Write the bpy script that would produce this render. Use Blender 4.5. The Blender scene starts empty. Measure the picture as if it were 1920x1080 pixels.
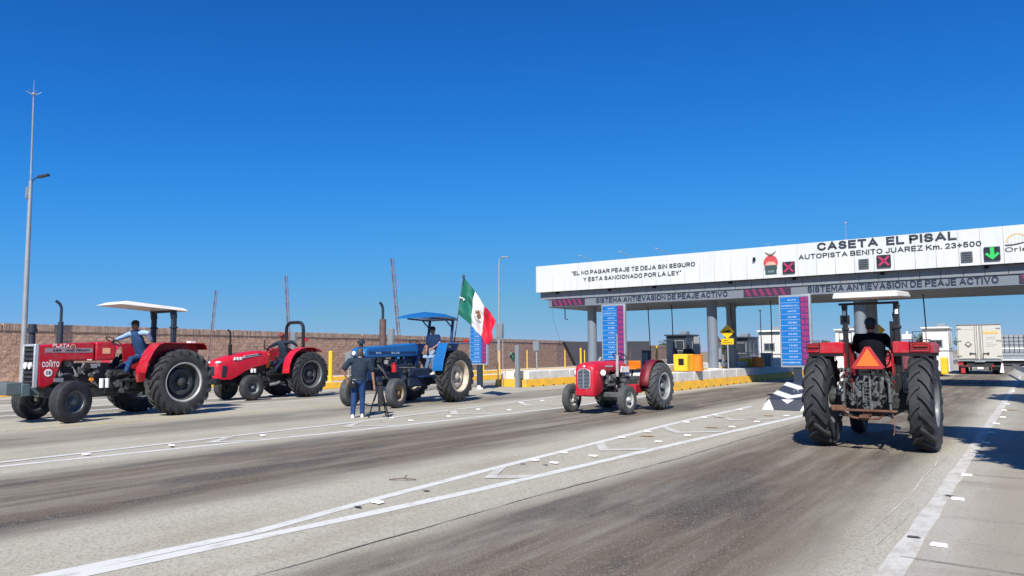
import bpy, bmesh, math, random
from mathutils import Vector, Matrix, Euler
R_ = math.radians
sc = bpy.context.scene
COL = sc.collection

# ---------------------------------------------------------------- camera
CH = 1.65
cam_d = bpy.data.cameras.new('camera')
cam = bpy.data.objects.new('camera', cam_d)
COL.objects.link(cam)
cam_d.sensor_width = 36.0
cam_d.lens = 36.0 * 1380 / 1920
cam_d.clip_start = 0.1
cam_d.clip_end = 9000
pitch = math.atan(121 / 1380)
cam.matrix_world = (Matrix.Translation((0, 0, CH)) @ Matrix.Rotation(R_(35.4), 4, 'Z')
                    @ Matrix.Rotation(R_(90) + pitch, 4, 'X') @ Matrix.Rotation(R_(-0.35), 4, 'Z'))
sc.camera = cam

# ---------------------------------------------------------------- light
SUN_EL = 42.5
SUN_AZ = 155.5     # clockwise from +Y
world = bpy.data.worlds.new('World')
sc.world = world
world.use_nodes = True
wn = world.node_tree
wn.nodes.clear()
wo = wn.nodes.new('ShaderNodeOutputWorld')
wb = wn.nodes.new('ShaderNodeBackground')
sky = wn.nodes.new('ShaderNodeTexSky')
sky.sky_type = 'NISHITA'
sky.sun_disc = False
sky.sun_elevation = R_(SUN_EL)
sky.sun_rotation = R_(SUN_AZ)
sky.air_density = 0.7
sky.dust_density = 0.0
sky.ozone_density = 6.0
# the camera's colour response: one curve per channel on the whole sky
EXPO = 0.42
sm1 = wn.nodes.new('ShaderNodeVectorMath'); sm1.operation = 'SCALE'; sm1.inputs['Scale'].default_value = 0.105
cv = wn.nodes.new('ShaderNodeRGBCurve')
sm2 = wn.nodes.new('ShaderNodeVectorMath'); sm2.operation = 'SCALE'; sm2.inputs['Scale'].default_value = 1 / 0.105 / 2 ** EXPO
CURV = [[(0, 0), (.0742, .0116), (.1046, .0185), (.1845, .0535), (.3916, .150), (.6654, .255), (1, .42)],
        [(0, 0), (.150, .133), (.2051, .190), (.3564, .318), (.6654, .425), (.9301, .465), (1, .48)],
        [(0, 0), (.3278, .515), (.4397, .665), (.6867, .810), (.93, .77), (.991, .715), (1, .70)]]
for ci, pts in enumerate(CURV):
    cu_ = cv.mapping.curves[ci]
    while len(cu_.points) < len(pts): cu_.points.new(0.5, 0.5)
    for q_, (px_, py_) in zip(cu_.points, pts): q_.location = (px_, py_)
    for q_ in cu_.points: q_.handle_type = 'AUTO_CLAMPED'
cv.mapping.extend = 'HORIZONTAL'
cv.mapping.update()
wn.links.new(sky.outputs[0], sm1.inputs[0]); wn.links.new(sm1.outputs[0], cv.inputs['Color'])
wn.links.new(cv.outputs[0], sm2.inputs[0]); wn.links.new(sm2.outputs[0], wb.inputs[0])
wb.inputs[1].default_value = 0.105
wn.links.new(wb.outputs[0], wo.inputs[0])
sun_d = bpy.data.lights.new('sun', 'SUN')
sun_d.energy = 5.0
sun_d.angle = R_(0.53)
sun_d.color = (1.0, 0.95, 0.88)
sun = bpy.data.objects.new('sun', sun_d)
COL.objects.link(sun)
sun.rotation_euler = Euler((R_(90 - SUN_EL), 0, R_(180 - SUN_AZ)), 'XYZ')
sv = sc.view_settings
sv.view_transform = 'Standard'
sv.look = 'None'
sv.exposure = EXPO
sv.gamma = 1.0
sv.use_curve_mapping = False

# ---------------------------------------------------------------- helpers
def nodes(m):
    m.use_nodes = True
    nt = m.node_tree
    return nt, nt.nodes, nt.links, nt.nodes['Principled BSDF']

def M(name, col, rough=0.6, metal=0.0, var=0.12, scale=6.0, bump=0.0, dirt=None, dirt_amt=0.4, coat=0.0, dirt_scale=3.0, stretch=None):
    m = bpy.data.materials.new(name)
    nt, N, L, P = nodes(m)
    P.inputs['Roughness'].default_value = rough
    P.inputs['Metallic'].default_value = metal
    if coat:
        P.inputs['Coat Weight'].default_value = coat
        P.inputs['Coat Roughness'].default_value = 0.12
    tc = N.new('ShaderNodeTexCoord')
    nz = N.new('ShaderNodeTexNoise')
    nz.inputs['Scale'].default_value = scale
    nz.inputs['Detail'].default_value = 6
    L.new(tc.outputs['Object'], nz.inputs['Vector'])
    mr = N.new('ShaderNodeMapRange')
    mr.inputs['From Min'].default_value = 0.25
    mr.inputs['From Max'].default_value = 0.75
    mr.inputs['To Min'].default_value = 1 - var
    mr.inputs['To Max'].default_value = 1 + var
    L.new(nz.outputs['Fac'], mr.inputs['Value'])
    hsv = N.new('ShaderNodeHueSaturation')
    hsv.inputs['Color'].default_value = (*col, 1)
    L.new(mr.outputs[0], hsv.inputs['Value'])
    out = hsv.outputs[0]
    if dirt:
        n2 = N.new('ShaderNodeTexNoise')
        n2.inputs['Scale'].default_value = dirt_scale
        n2.inputs['Detail'].default_value = 8
        n2.inputs['Roughness'].default_value = 0.65
        if stretch:
            mp_ = N.new('ShaderNodeMapping'); mp_.inputs['Scale'].default_value = stretch
            L.new(tc.outputs['Object'], mp_.inputs[0]); L.new(mp_.outputs[0], n2.inputs['Vector'])
        else:
            L.new(tc.outputs['Object'], n2.inputs['Vector'])
        r2 = N.new('ShaderNodeMapRange')
        r2.inputs['From Min'].default_value = 0.48
        r2.inputs['From Max'].default_value = 0.68
        r2.inputs['To Max'].default_value = dirt_amt
        L.new(n2.outputs['Fac'], r2.inputs['Value'])
        mx = N.new('ShaderNodeMix')
        mx.data_type = 'RGBA'
        L.new(r2.outputs[0], mx.inputs[0])
        L.new(out, mx.inputs[6])
        mx.inputs[7].default_value = (*dirt, 1)
        out = mx.outputs[2]
        mr3 = N.new('ShaderNodeMapRange')
        mr3.inputs['To Min'].default_value = rough
        mr3.inputs['To Max'].default_value = min(1, rough + 0.4)
        L.new(r2.outputs[0], mr3.inputs['Value'])
        L.new(mr3.outputs[0], P.inputs['Roughness'])
    L.new(out, P.inputs['Base Color'])
    if bump:
        bp = N.new('ShaderNodeBump')
        bp.inputs['Strength'].default_value = bump
        bp.inputs['Distance'].default_value = 0.02
        L.new(nz.outputs['Fac'], bp.inputs['Height'])
        L.new(bp.outputs[0], P.inputs['Normal'])
    return m

def E_(name, col, strength, base=(0.02, 0.02, 0.02)):
    m = bpy.data.materials.new(name)
    nt, N, L, P = nodes(m)
    P.inputs['Base Color'].default_value = (*base, 1)
    P.inputs['Emission Color'].default_value = (*col, 1)
    P.inputs['Emission Strength'].default_value = strength
    P.inputs['Roughness'].default_value = 0.4
    return m

class MB:
    def __init__(s):
        s.v = []; s.f = []; s.mi = []; s.m = 0
    def add(s, vs, fs):
        b = len(s.v)
        s.v += [tuple(v) for v in vs]
        for f in fs:
            s.f.append([b + i for i in f]); s.mi.append(s.m)
        return s
    def box(s, c, d, rot=None, taper=1.0):
        x, y, z = d[0] / 2, d[1] / 2, d[2] / 2
        vs = [Vector(p) for p in [(-x, -y, -z), (x, -y, -z), (x, y, -z), (-x, y, -z),
              (-x * taper, -y * taper, z), (x * taper, -y * taper, z), (x * taper, y * taper, z), (-x * taper, y * taper, z)]]
        if rot is not None:
            mt = Euler(rot).to_matrix()
            vs = [mt @ v for v in vs]
        c = Vector(c)
        return s.add([v + c for v in vs], [(0, 3, 2, 1), (4, 5, 6, 7), (0, 1, 5, 4), (1, 2, 6, 5), (2, 3, 7, 6), (3, 0, 4, 7)])
    def cyl(s, a, b, r0, r1=None, n=12, cap=True):
        r1 = r0 if r1 is None else r1
        a = Vector(a); b = Vector(b); d = (b - a).normalized()
        u = d.orthogonal().normalized(); w = d.cross(u)
        vs = []
        for p, r in ((a, r0), (b, r1)):
            for i in range(n):
                t = 2 * math.pi * i / n
                vs.append(p + (u * math.cos(t) + w * math.sin(t)) * r)
        fs = [(i, (i + 1) % n, n + (i + 1) % n, n + i) for i in range(n)]
        if cap:
            fs += [tuple(range(n))[::-1], tuple(range(n, 2 * n))]
        return s.add(vs, fs)
    def tube(s, pts, r, n=8, radii=None):
        pts = [Vector(p) for p in pts]
        vs = []; fs = []
        u = None
        for k, p in enumerate(pts):
            d = (pts[min(k + 1, len(pts) - 1)] - pts[max(k - 1, 0)]).normalized()
            if u is None:
                u = d.orthogonal().normalized()
            else:
                u = (u - d * u.dot(d)).normalized()
            w = d.cross(u)
            rr = radii[k] if radii else r
            for i in range(n):
                t = 2 * math.pi * i / n
                vs.append(p + (u * math.cos(t) + w * math.sin(t)) * rr)
        for k in range(len(pts) - 1):
            for i in range(n):
                j = (i + 1) % n
                fs.append((k * n + i, k * n + j, (k + 1) * n + j, (k + 1) * n + i))
        fs += [tuple(range(n))[::-1], tuple(range((len(pts) - 1) * n, len(pts) * n))]
        return s.add(vs, fs)
    def lathe(s, prof, c=(0, 0, 0), axis='X', n=40, closed=False):
        c = Vector(c); vs = []; fs = []; k = len(prof)
        for i in range(n):
            t = 2 * math.pi * i / n
            for a, r in prof:
                if axis == 'X': vs.append(c + Vector((a, r * math.cos(t), r * math.sin(t))))
                elif axis == 'Y': vs.append(c + Vector((r * math.cos(t), a, r * math.sin(t))))
                else: vs.append(c + Vector((r * math.cos(t), r * math.sin(t), a)))
        for i in range(n):
            j = (i + 1) % n
            for q in range(k if closed else k - 1):
                q2 = (q + 1) % k
                fs.append((i * k + q, i * k + q2, j * k + q2, j * k + q))
        return s.add(vs, fs)
    def prism(s, poly, a, b, axis='X', inset=None):
        def P(t, p):
            if axis == 'X': return (t, p[0], p[1])
            if axis == 'Y': return (p[0], t, p[1])
            return (p[0], p[1], t)
        n = len(poly)
        vs = [P(a, p) for p in poly] + [P(b, p) for p in poly]
        fs = [tuple(range(n))[::-1], tuple(range(n, 2 * n))] + [(i, (i + 1) % n, n + (i + 1) % n, n + i) for i in range(n)]
        return s.add(vs, fs)
    def loft(s, rings, cap=True):
        n = len(rings[0]); vs = [p for r in rings for p in r]; fs = []
        for k in range(len(rings) - 1):
            for i in range(n):
                j = (i + 1) % n
                fs.append((k * n + i, k * n + j, (k + 1) * n + j, (k + 1) * n + i))
        if cap:
            fs += [tuple(range(n))[::-1], tuple(range((len(rings) - 1) * n, len(rings) * n))]
        return s.add(vs, fs)
    def ball(s, c, r, n=12, m=8):
        c = Vector(c)
        if not hasattr(r, '__len__'): r = (r, r, r)
        vs = [c + Vector((0, 0, -r[2]))]; fs = []
        for k in range(1, m):
            ph = -math.pi / 2 + math.pi * k / m
            for i in range(n):
                t = 2 * math.pi * i / n
                vs.append(c + Vector((r[0] * math.cos(ph) * math.cos(t), r[1] * math.cos(ph) * math.sin(t), r[2] * math.sin(ph))))
        vs.append(c + Vector((0, 0, r[2])))
        for i in range(n):
            fs.append((0, 1 + (i + 1) % n, 1 + i))
            fs.append((len(vs) - 1, 1 + (m - 2) * n + i, 1 + (m - 2) * n + (i + 1) % n))
        for k in range(m - 2):
            for i in range(n):
                a = 1 + k * n + i; b = 1 + k * n + (i + 1) % n
                fs.append((a, b, b + n, a + n))
        return s.add(vs, fs)
    def build(s, name, mats, parent=None, smooth=35, bevel=0.0, segs=2, normals=True):
        me = bpy.data.meshes.new(name)
        me.from_pydata(s.v, [], s.f)
        if not isinstance(mats, (list, tuple)): mats = [mats]
        for m in mats: me.materials.append(m)
        for p, i in zip(me.polygons, s.mi): p.material_index = min(i, len(mats) - 1)
        if normals:
            bm = bmesh.new(); bm.from_mesh(me)
            bmesh.ops.recalc_face_normals(bm, faces=bm.faces)
            bm.to_mesh(me); bm.free()
        if smooth:
            me.shade_smooth()
            me.set_sharp_from_angle(angle=R_(smooth))
        o = bpy.data.objects.new(name, me)
        COL.objects.link(o)
        if parent: o.parent = parent
        if bevel:
            b = o.modifiers.new('bevel', 'BEVEL'); b.width = bevel; b.segments = segs
            b.limit_method = 'ANGLE'; b.angle_limit = R_(40)
        return o

def tag(o, label=None, cat=None, group=None, kind=None):
    if label: o['label'] = label
    if cat: o['category'] = cat
    if group: o['group'] = group
    if kind: o['kind'] = kind
    return o

def thing(name, label, cat, loc=(0, 0, 0), rz=0.0, group=None):
    o = bpy.data.objects.new(name, None)
    o.empty_display_size = 0.3
    COL.objects.link(o)
    o.location = loc; o.rotation_euler = (0, 0, rz)
    return tag(o, label, cat, group)

def kids(o): return [c for c in COL.objects if c.parent == o]
def copy_tree(o, parent=None):
    c = o.copy(); COL.objects.link(c); c.parent = parent
    for ch in kids(o): copy_tree(ch, c)
    return c

GL = {
 'A': (.86, [[(0, 0), (.5, 1), (1, 0)], [(.2, .3), (.8, .3)]]),
 'B': (.72, [[(0, 0), (0, 1), (.65, 1), (.92, .9), (.92, .64), (.65, .53), (0, .53)], [(.65, .53), (1, .42), (1, .12), (.7, 0), (0, 0)]]),
 'C': (.78, [[(1, .74), (.86, .93), (.55, 1), (.2, .92), (0, .66), (0, .34), (.2, .08), (.55, 0), (.86, .07), (1, .26)]]),
 'D': (.76, [[(0, 0), (0, 1), (.55, 1), (.88, .87), (1, .6), (1, .4), (.88, .13), (.55, 0), (0, 0)]]),
 'E': (.64, [[(1, 1), (0, 1), (0, 0), (1, 0)], [(0, .52), (.92, .52)]]),
 'F': (.60, [[(1, 1), (0, 1), (0, 0)], [(0, .52), (.85, .52)]]),
 'G': (.80, [[(1, .76), (.86, .93), (.55, 1), (.2, .92), (0, .66), (0, .34), (.2, .08), (.55, 0), (.86, .07), (1, .2), (1, .46), (.6, .46)]]),
 'H': (.76, [[(0, 0), (0, 1)], [(1, 0), (1, 1)], [(0, .52), (1, .52)]]),
 'I': (.0, [[(0, 0), (0, 1)]]),
 'J': (.56, [[(1, 1), (1, .24), (.82, .04), (.5, 0), (.18, .06), (0, .28)]]),
 'K': (.76, [[(0, 0), (0, 1)], [(1, 1), (.05, .4)], [(.35, .6), (1, 0)]]),
 'L': (.60, [[(0, 1), (0, 0), (1, 0)]]),
 'M': (.92, [[(0, 0), (0, 1), (.5, .2), (1, 1), (1, 0)]]),
 'N': (.76, [[(0, 0), (0, 1), (1, 0), (1, 1)]]),
 '\u00d1': (.76, [[(0, 0), (0, 1), (1, 0), (1, 1)], [(.15, 1.25), (.38, 1.38), (.62, 1.25), (.85, 1.38)]]),
 'O': (.84, [[(.5, 1), (.18, .92), (0, .66), (0, .34), (.18, .08), (.5, 0), (.82, .08), (1, .34), (1, .66), (.82, .92), (.5, 1)]]),
 'P': (.68, [[(0, 0), (0, 1), (.65, 1), (1, .88), (1, .58), (.65, .46), (0, .46)]]),
 'R': (.74, [[(0, 0), (0, 1), (.65, 1), (.96, .88), (.96, .6), (.65, .48), (0, .48)], [(.55, .48), (1, 0)]]),
 'S': (.70, [[(.95, .76), (.8, .95), (.5, 1), (.15, .93), (.03, .74), (.15, .58), (.85, .44), (1, .26), (.86, .07), (.5, 0), (.15, .06), (0, .25)]]),
 'T': (.72, [[(0, 1), (1, 1)], [(.5, 1), (.5, 0)]]),
 'U': (.76, [[(0, 1), (0, .3), (.18, .06), (.5, 0), (.82, .06), (1, .3), (1, 1)]]),
 'V': (.82, [[(0, 1), (.5, 0), (1, 1)]]),
 'X': (.78, [[(0, 0), (1, 1)], [(0, 1), (1, 0)]]),
 'Y': (.78, [[(0, 1), (.5, .46), (1, 1)], [(.5, .46), (.5, 0)]]),
 'Z': (.70, [[(0, 1), (1, 1), (0, 0), (1, 0)]]),
 '0': (.62, [[(.5, 1), (.14, .9), (0, .62), (0, .38), (.14, .1), (.5, 0), (.86, .1), (1, .38), (1, .62), (.86, .9), (.5, 1)]]),
 '1': (.30, [[(0, .78), (.9, 1), (.9, 0)]]),
 '2': (.60, [[(.02, .74), (.18, .95), (.5, 1), (.85, .93), (.98, .72), (.85, .5), (0, 0), (1, 0)]]),
 '3': (.60, [[(.02, .8), (.2, .96), (.5, 1), (.85, .93), (.95, .74), (.8, .56), (.45, .53)], [(.45, .53), (.85, .48), (1, .27), (.85, .06), (.5, 0), (.15, .05), (0, .22)]]),
 '4': (.64, [[(.72, 0), (.72, 1), (0, .3), (1, .3)]]),
 '5': (.60, [[(.92, 1), (.12, 1), (.05, .5), (.5, .62), (.88, .55), (1, .33), (.88, .08), (.5, 0), (.15, .05), (0, .22)]]),
 '6': (.60, [[(.92, .82), (.75, .97), (.48, 1), (.15, .88), (0, .55), (0, .3), (.15, .07), (.5, 0), (.86, .08), (1, .31), (.86, .55), (.5, .62), (.1, .5)]]),
 '7': (.60, [[(0, 1), (1, 1), (.35, 0)]]),
 '8': (.60, [[(.5, 1), (.15, .92), (.05, .75), (.2, .57), (.5, .53), (.8, .57), (.95, .75), (.85, .92), (.5, 1)], [(.2, .55), (0, .3), (.12, .07), (.5, 0), (.88, .07), (1, .3), (.8, .55)]]),
 '9': (.60, [[(.08, .18), (.25, .03), (.52, 0), (.85, .12), (1, .45), (1, .7), (.85, .93), (.5, 1), (.14, .92), (0, .69), (.14, .45), (.5, .38), (.9, .5)]]),
 '+': (.56, [[(0, .45), (1, .45)], [(.5, .12), (.5, .78)]]),
 '-': (.36, [[(0, .42), (1, .42)]]),
 '.': (.0, [[(0, 0), (0, .03)]]),
 '\u201c': (.16, [[(0, .86), (.1, 1.04)], [(1, .86), (1.1, 1.04)]]),
 '\u201d': (.16, [[(0, .86), (.1, 1.04)], [(1, .86), (1.1, 1.04)]]),
 'm': (.86, [[(0, 0), (0, .68)], [(0, .5), (.24, .68), (.46, .62), (.5, .48), (.5, 0)], [(.5, .48), (.74, .68), (.95, .62), (1, .48), (1, 0)]]),
 'r': (.34, [[(0, 0), (0, .68)], [(0, .45), (.4, .66), (1, .68)]]),
 'l': (.0, [[(0, 0), (0, 1)]]),
 'e': (.52, [[(.04, .36), (1, .36), (.96, .55), (.5, .7), (.06, .55), (0, .32), (.1, .08), (.5, 0), (.95, .12)]]),
 'n': (.48, [[(0, 0), (0, .68)], [(0, .5), (.45, .69), (.92, .6), (1, .42), (1, 0)]]),
}
def text(s, name, mat, parent, origin, u, v, w=None, h=None, depth=0.004, bold=0.20, center=False, shear=0.0, space=0.16):
    """heavy sans lettering in the plane of u (reading direction) and v (up), origin = lower left of the capitals; built from bevelled strokes"""
    th = max(bold, 0.13) if bold < 0.13 else bold
    tk = th / 2
    x = 0.0; quads = []; lay = 0
    for ch in s:
        if ch == ' ': x += 0.36; continue
        wd, strokes = GL[ch]
        for st in strokes:
            pts = [Vector((x + tk + p[0] * wd * (1.0 if wd else 0), tk + p[1] * (1 - th))) for p in st]
            n = len(pts); Lp = []; Rp = []
            closed = (pts[0] - pts[-1]).length < 1e-4 and n > 3
            for i, p in enumerate(pts):
                a = pts[i - 1] if i > 0 else (pts[-2] if closed else None)
                c = pts[i + 1] if i < n - 1 else (pts[1] if closed else None)
                d0 = (p - a).normalized() if a is not None else None
                d1 = (c - p).normalized() if c is not None else None
                if d0 is None:
                    p = p - d1 * tk * (0.98 if abs(d1.x) < .02 or abs(d1.y) < .02 else 0.6); nn = Vector((-d1.y, d1.x)); k = 1
                elif d1 is None:
                    p = p + d0 * tk * (0.98 if abs(d0.x) < .02 or abs(d0.y) < .02 else 0.6); nn = Vector((-d0.y, d0.x)); k = 1
                else:
                    m = (Vector((-d0.y, d0.x)) + Vector((-d1.y, d1.x)))
                    nn = m.normalized() if m.length > .05 else Vector((-d0.y, d0.x)); k = min(1.9, 1 / max(.3, nn.dot(Vector((-d0.y, d0.x)))))
                Lp.append(p + nn * tk * k); Rp.append(p - nn * tk * k)
            for i in range(n - 1): quads.append((Lp[i], Rp[i], Rp[i + 1], Lp[i + 1], lay))
            lay = (lay + 1) % 3
        x += wd + th + space
    tw = x - space
    sy = h if h else w / tw
    sx = w / tw if w else sy
    u = Vector(u).normalized(); v = Vector(v).normalized(); nrm = u.cross(v)
    o0 = Vector(origin)
    if center: o0 = o0 - u * tw * sx / 2 - v * sy / 2
    b = MB()
    for q in quads:
        b.add([o0 + u * ((p.x + shear * p.y) * sx) + v * (p.y * sy) + nrm * (depth + 0.0006 * q[4]) for p in q[:4]], [(0, 1, 2, 3)])
    return b.build(name, mat, parent, smooth=0, normals=False)

# ---------------------------------------------------------------- materials
red = M('red_paint', (0.46, 0.006, 0.020), 0.38, 0, 0.14, 2, coat=0.15, dirt=(0.26, 0.07, 0.06), dirt_amt=0.65, dirt_scale=5)
red2 = M('red_paint_faded', (0.38, 0.010, 0.020), 0.5, 0, 0.14, 2, coat=0.1, dirt=(0.26, 0.10, 0.08), dirt_amt=0.65, dirt_scale=5)
redbr = M('red_paint_bright', (0.54, 0.008, 0.028), 0.4, 0, 0.12, 2, coat=0.15, dirt=(0.30, 0.07, 0.06), dirt_amt=0.45, dirt_scale=5)
maroon = M('maroon_paint', (0.16, 0.006, 0.016), 0.5, 0, 0.15, 3, dirt=(0.12, 0.07, 0.06), dirt_amt=0.4)
blue = M('blue_paint', (0.005, 0.120, 0.36), 0.42, 0, 0.14, 2, coat=0.15, dirt=(0.03, 0.10, 0.20), dirt_amt=0.5, dirt_scale=5)
dblue = M('dark_blue_paint', (0.006, 0.035, 0.12), 0.45, 0, 0.15, 3)
navy = M('dark_engine_blue', (0.012, 0.025, 0.06), 0.6, 0, 0.3, 8, dirt=(0.06, 0.06, 0.06))
rubber = M('tyre_rubber', (0.022, 0.024, 0.028), 0.72, 0, 0.25, 9, 0.15, dirt=(0.085, 0.085, 0.088), dirt_amt=0.35, dirt_scale=5)
rubber_d = M('dusty_tyre_rubber', (0.030, 0.031, 0.034), 0.78, 0, 0.25, 9, 0.15, dirt=(0.10, 0.092, 0.088), dirt_amt=0.4, dirt_scale=4)
rubber_g = M('grey_tyre_rubber', (0.06, 0.065, 0.07), 0.85, 0, 0.2, 9, 0.15, dirt=(0.13, 0.12, 0.11), dirt_amt=0.5, dirt_scale=4)
rimgrey = M('grey_rim', (0.17, 0.19, 0.20), 0.5, 0.2, 0.2, 5, dirt=(0.08, 0.075, 0.07), dirt_amt=0.5)
rimdark = M('dark_grey_rim', (0.06, 0.065, 0.07), 0.55, 0.2, 0.2, 5, dirt=(0.03, 0.028, 0.025))
rimlight = M('worn_silver_rim', (0.48, 0.48, 0.46), 0.45, 0.2, 0.15, 4, dirt=(0.16, 0.13, 0.10), dirt_amt=0.6)
rimcream = M('rusty_cream_rim', (0.55, 0.50, 0.40), 0.6, 0, 0.15, 3, dirt=(0.22, 0.10, 0.05), dirt_amt=0.75, dirt_scale=6)
rimtan = M('tan_rim', (0.36, 0.25, 0.15), 0.65, 0, 0.2, 5, dirt=(0.12, 0.07, 0.04), dirt_amt=0.6, dirt_scale=9)
iron = M('greasy_iron', (0.030, 0.032, 0.034), 0.6, 0.3, 0.4, 12, dirt=(0.09, 0.08, 0.07), dirt_amt=0.5, dirt_scale=10)
castgrey = M('grey_casting', (0.10, 0.11, 0.11), 0.6, 0.2, 0.35, 10, dirt=(0.04, 0.035, 0.03), dirt_amt=0.7, dirt_scale=8)
weightgrey = M('grey_weights', (0.085, 0.12, 0.13), 0.6, 0, 0.2, 5, dirt=(0.14, 0.12, 0.10), dirt_amt=0.4)
steel = M('bare_steel', (0.42, 0.42, 0.42), 0.4, 0.6, 0.2, 8, dirt=(0.15, 0.12, 0.1))
rust = M('rusty_steel', (0.13, 0.055, 0.035), 0.8, 0.1, 0.4, 12, dirt=(0.28, 0.16, 0.11), dirt_amt=0.6, dirt_scale=7)
exhaustrust = M('rusty_exhaust', (0.12, 0.075, 0.07), 0.75, 0.1, 0.3, 8)
black = M('black_paint', (0.012, 0.012, 0.014), 0.45, 0, 0.2, 5)
blackm = M('matt_black', (0.018, 0.018, 0.020), 0.75, 0, 0.2, 5)
darkslate = M('dark_slate_paint', (0.022, 0.033, 0.05), 0.5, 0, 0.2, 5)
white = M('white_paint', (0.78, 0.78, 0.76), 0.5, 0, 0.04, 3)
offwhite = M('offwhite_roof', (0.68, 0.66, 0.60), 0.6, 0, 0.07, 2, dirt=(0.45, 0.42, 0.36), dirt_amt=0.4)
silver = M('silver_trim', (0.55, 0.58, 0.60), 0.35, 0.4, 0.1, 5)
lampglass = M('lamp_glass', (0.75, 0.75, 0.72), 0.12, 0, 0.08, 20, coat=0.5)
redlens = M('red_lens', (0.45, 0.02, 0.015), 0.2, 0, 0.1, 20, coat=0.4)
amber = M('amber_lens', (0.75, 0.28, 0.03), 0.25, 0, 0.1, 20, coat=0.4)
yellow = M('yellow_paint', (0.76, 0.42, 0.03), 0.65, 0, 0.08, 2, dirt=(0.38, 0.24, 0.10), dirt_amt=0.6, dirt_scale=2.5)
yellow2 = M('yellow_post_paint', (0.80, 0.47, 0.02), 0.5, 0, 0.08, 2)
orangeb = M('orange_barrel_plastic', (0.64, 0.19, 0.01), 0.5, 0, 0.08, 3)
concwhite = M('white_concrete', (0.66, 0.65, 0.61), 0.8, 0, 0.09, 3, 0.1, dirt=(0.36, 0.33, 0.28), dirt_amt=0.6, dirt_scale=2.5, stretch=(1, 1, .35))
panelwhite = M('white_cladding', (0.60, 0.62, 0.61), 0.45, 0, 0.02, 0.6, dirt=(0.43, 0.425, 0.39), dirt_amt=0.35, dirt_scale=2.2, stretch=(1.6, 1, .16))
panelwhite2 = M('white_cladding_b', (0.585, 0.605, 0.60), 0.45, 0, 0.02, 0.6, dirt=(0.42, 0.415, 0.38), dirt_amt=0.38, dirt_scale=2.2, stretch=(1.6, 1, .16))
panelgrey = M('grey_cladding', (0.20, 0.225, 0.255), 0.5, 0, 0.04, 1, dirt=(0.18, 0.18, 0.19), dirt_amt=0.5, dirt_scale=2, stretch=(1.5, 1, .2))
panelgrey2 = M('grey_cladding_band', (0.155, 0.18, 0.21), 0.5, 0, 0.04, 1)
soffit = M('soffit_grey', (0.13, 0.15, 0.18), 0.6, 0, 0.08, 1)
colgrey = M('column_grey', (0.17, 0.20, 0.235), 0.5, 0, 0.05, 1.5, dirt=(0.12, 0.13, 0.15), dirt_amt=0.4)
letterblue = M('dark_blue_letters', (0.008, 0.016, 0.045), 0.5, 0, 0.05, 3)
letterdark = M('dark_letters', (0.022, 0.032, 0.045), 0.5, 0, 0.05, 3)
galv = M('galvanised_steel', (0.38, 0.40, 0.41), 0.45, 0.4, 0.12, 3)
galvd = M('grey_sign_back', (0.22, 0.25, 0.27), 0.55, 0.2, 0.1, 3)
booth_d = M('booth_dark', (0.045, 0.055, 0.07), 0.4, 0, 0.1, 2)
booth_w = M('booth_white', (0.66, 0.66, 0.64), 0.5, 0, 0.05, 2, dirt=(0.42, 0.40, 0.36), dirt_amt=0.4)
boothglass = M('booth_glass', (0.03, 0.04, 0.05), 0.08, 0, 0.05, 2, coat=0.5)
skin = M('skin', (0.33, 0.17, 0.11), 0.55, 0, 0.08, 12)
skin2 = M('skin_tanned', (0.30, 0.15, 0.095), 0.55, 0, 0.08, 12)
hair = M('dark_hair', (0.015, 0.012, 0.010), 0.6, 0, 0.2, 30)
hairg = M('greying_hair', (0.06, 0.05, 0.045), 0.6, 0, 0.3, 30)
jeans = M('blue_jeans', (0.022, 0.055, 0.15), 0.85, 0, 0.3, 14, 0.2)
jeans_l = M('light_jeans', (0.075, 0.135, 0.24), 0.85, 0, 0.3, 14, 0.2)
darkpants = M('navy_trousers', (0.018, 0.024, 0.05), 0.85, 0, 0.25, 14)
shirt_black = M('black_shirt', (0.004, 0.005, 0.009), 0.85, 0, 0.25, 10, 0.1)
shirt_char = M('charcoal_shirt', (0.022, 0.034, 0.052), 0.85, 0, 0.2, 10, 0.1)
shirt_grey = M('blue_grey_shirt', (0.30, 0.36, 0.46), 0.85, 0, 0.15, 10, 0.1)
shirt_dark = M('dark_green_grey_shirt', (0.035, 0.048, 0.055), 0.85, 0, 0.2, 10, 0.1)
vest = M('navy_vest', (0.025, 0.06, 0.14), 0.75, 0, 0.2, 10, 0.1)
shirt_lb = M('light_blue_shirt', (0.28, 0.42, 0.60), 0.85, 0, 0.25, 16, 0.1)
shoe_d = M('dark_shoe', (0.02, 0.018, 0.016), 0.6, 0, 0.2, 10)
shoe_w = M('white_shoe', (0.62, 0.62, 0.60), 0.6, 0, 0.1, 10)

for m_ in (jeans, jeans_l, darkpants, shirt_black, shirt_char, shirt_grey, shirt_dark, vest, shirt_lb, blackm):
    m_.node_tree.nodes['Principled BSDF'].inputs['Specular IOR Level'].default_value = 0.12

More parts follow.
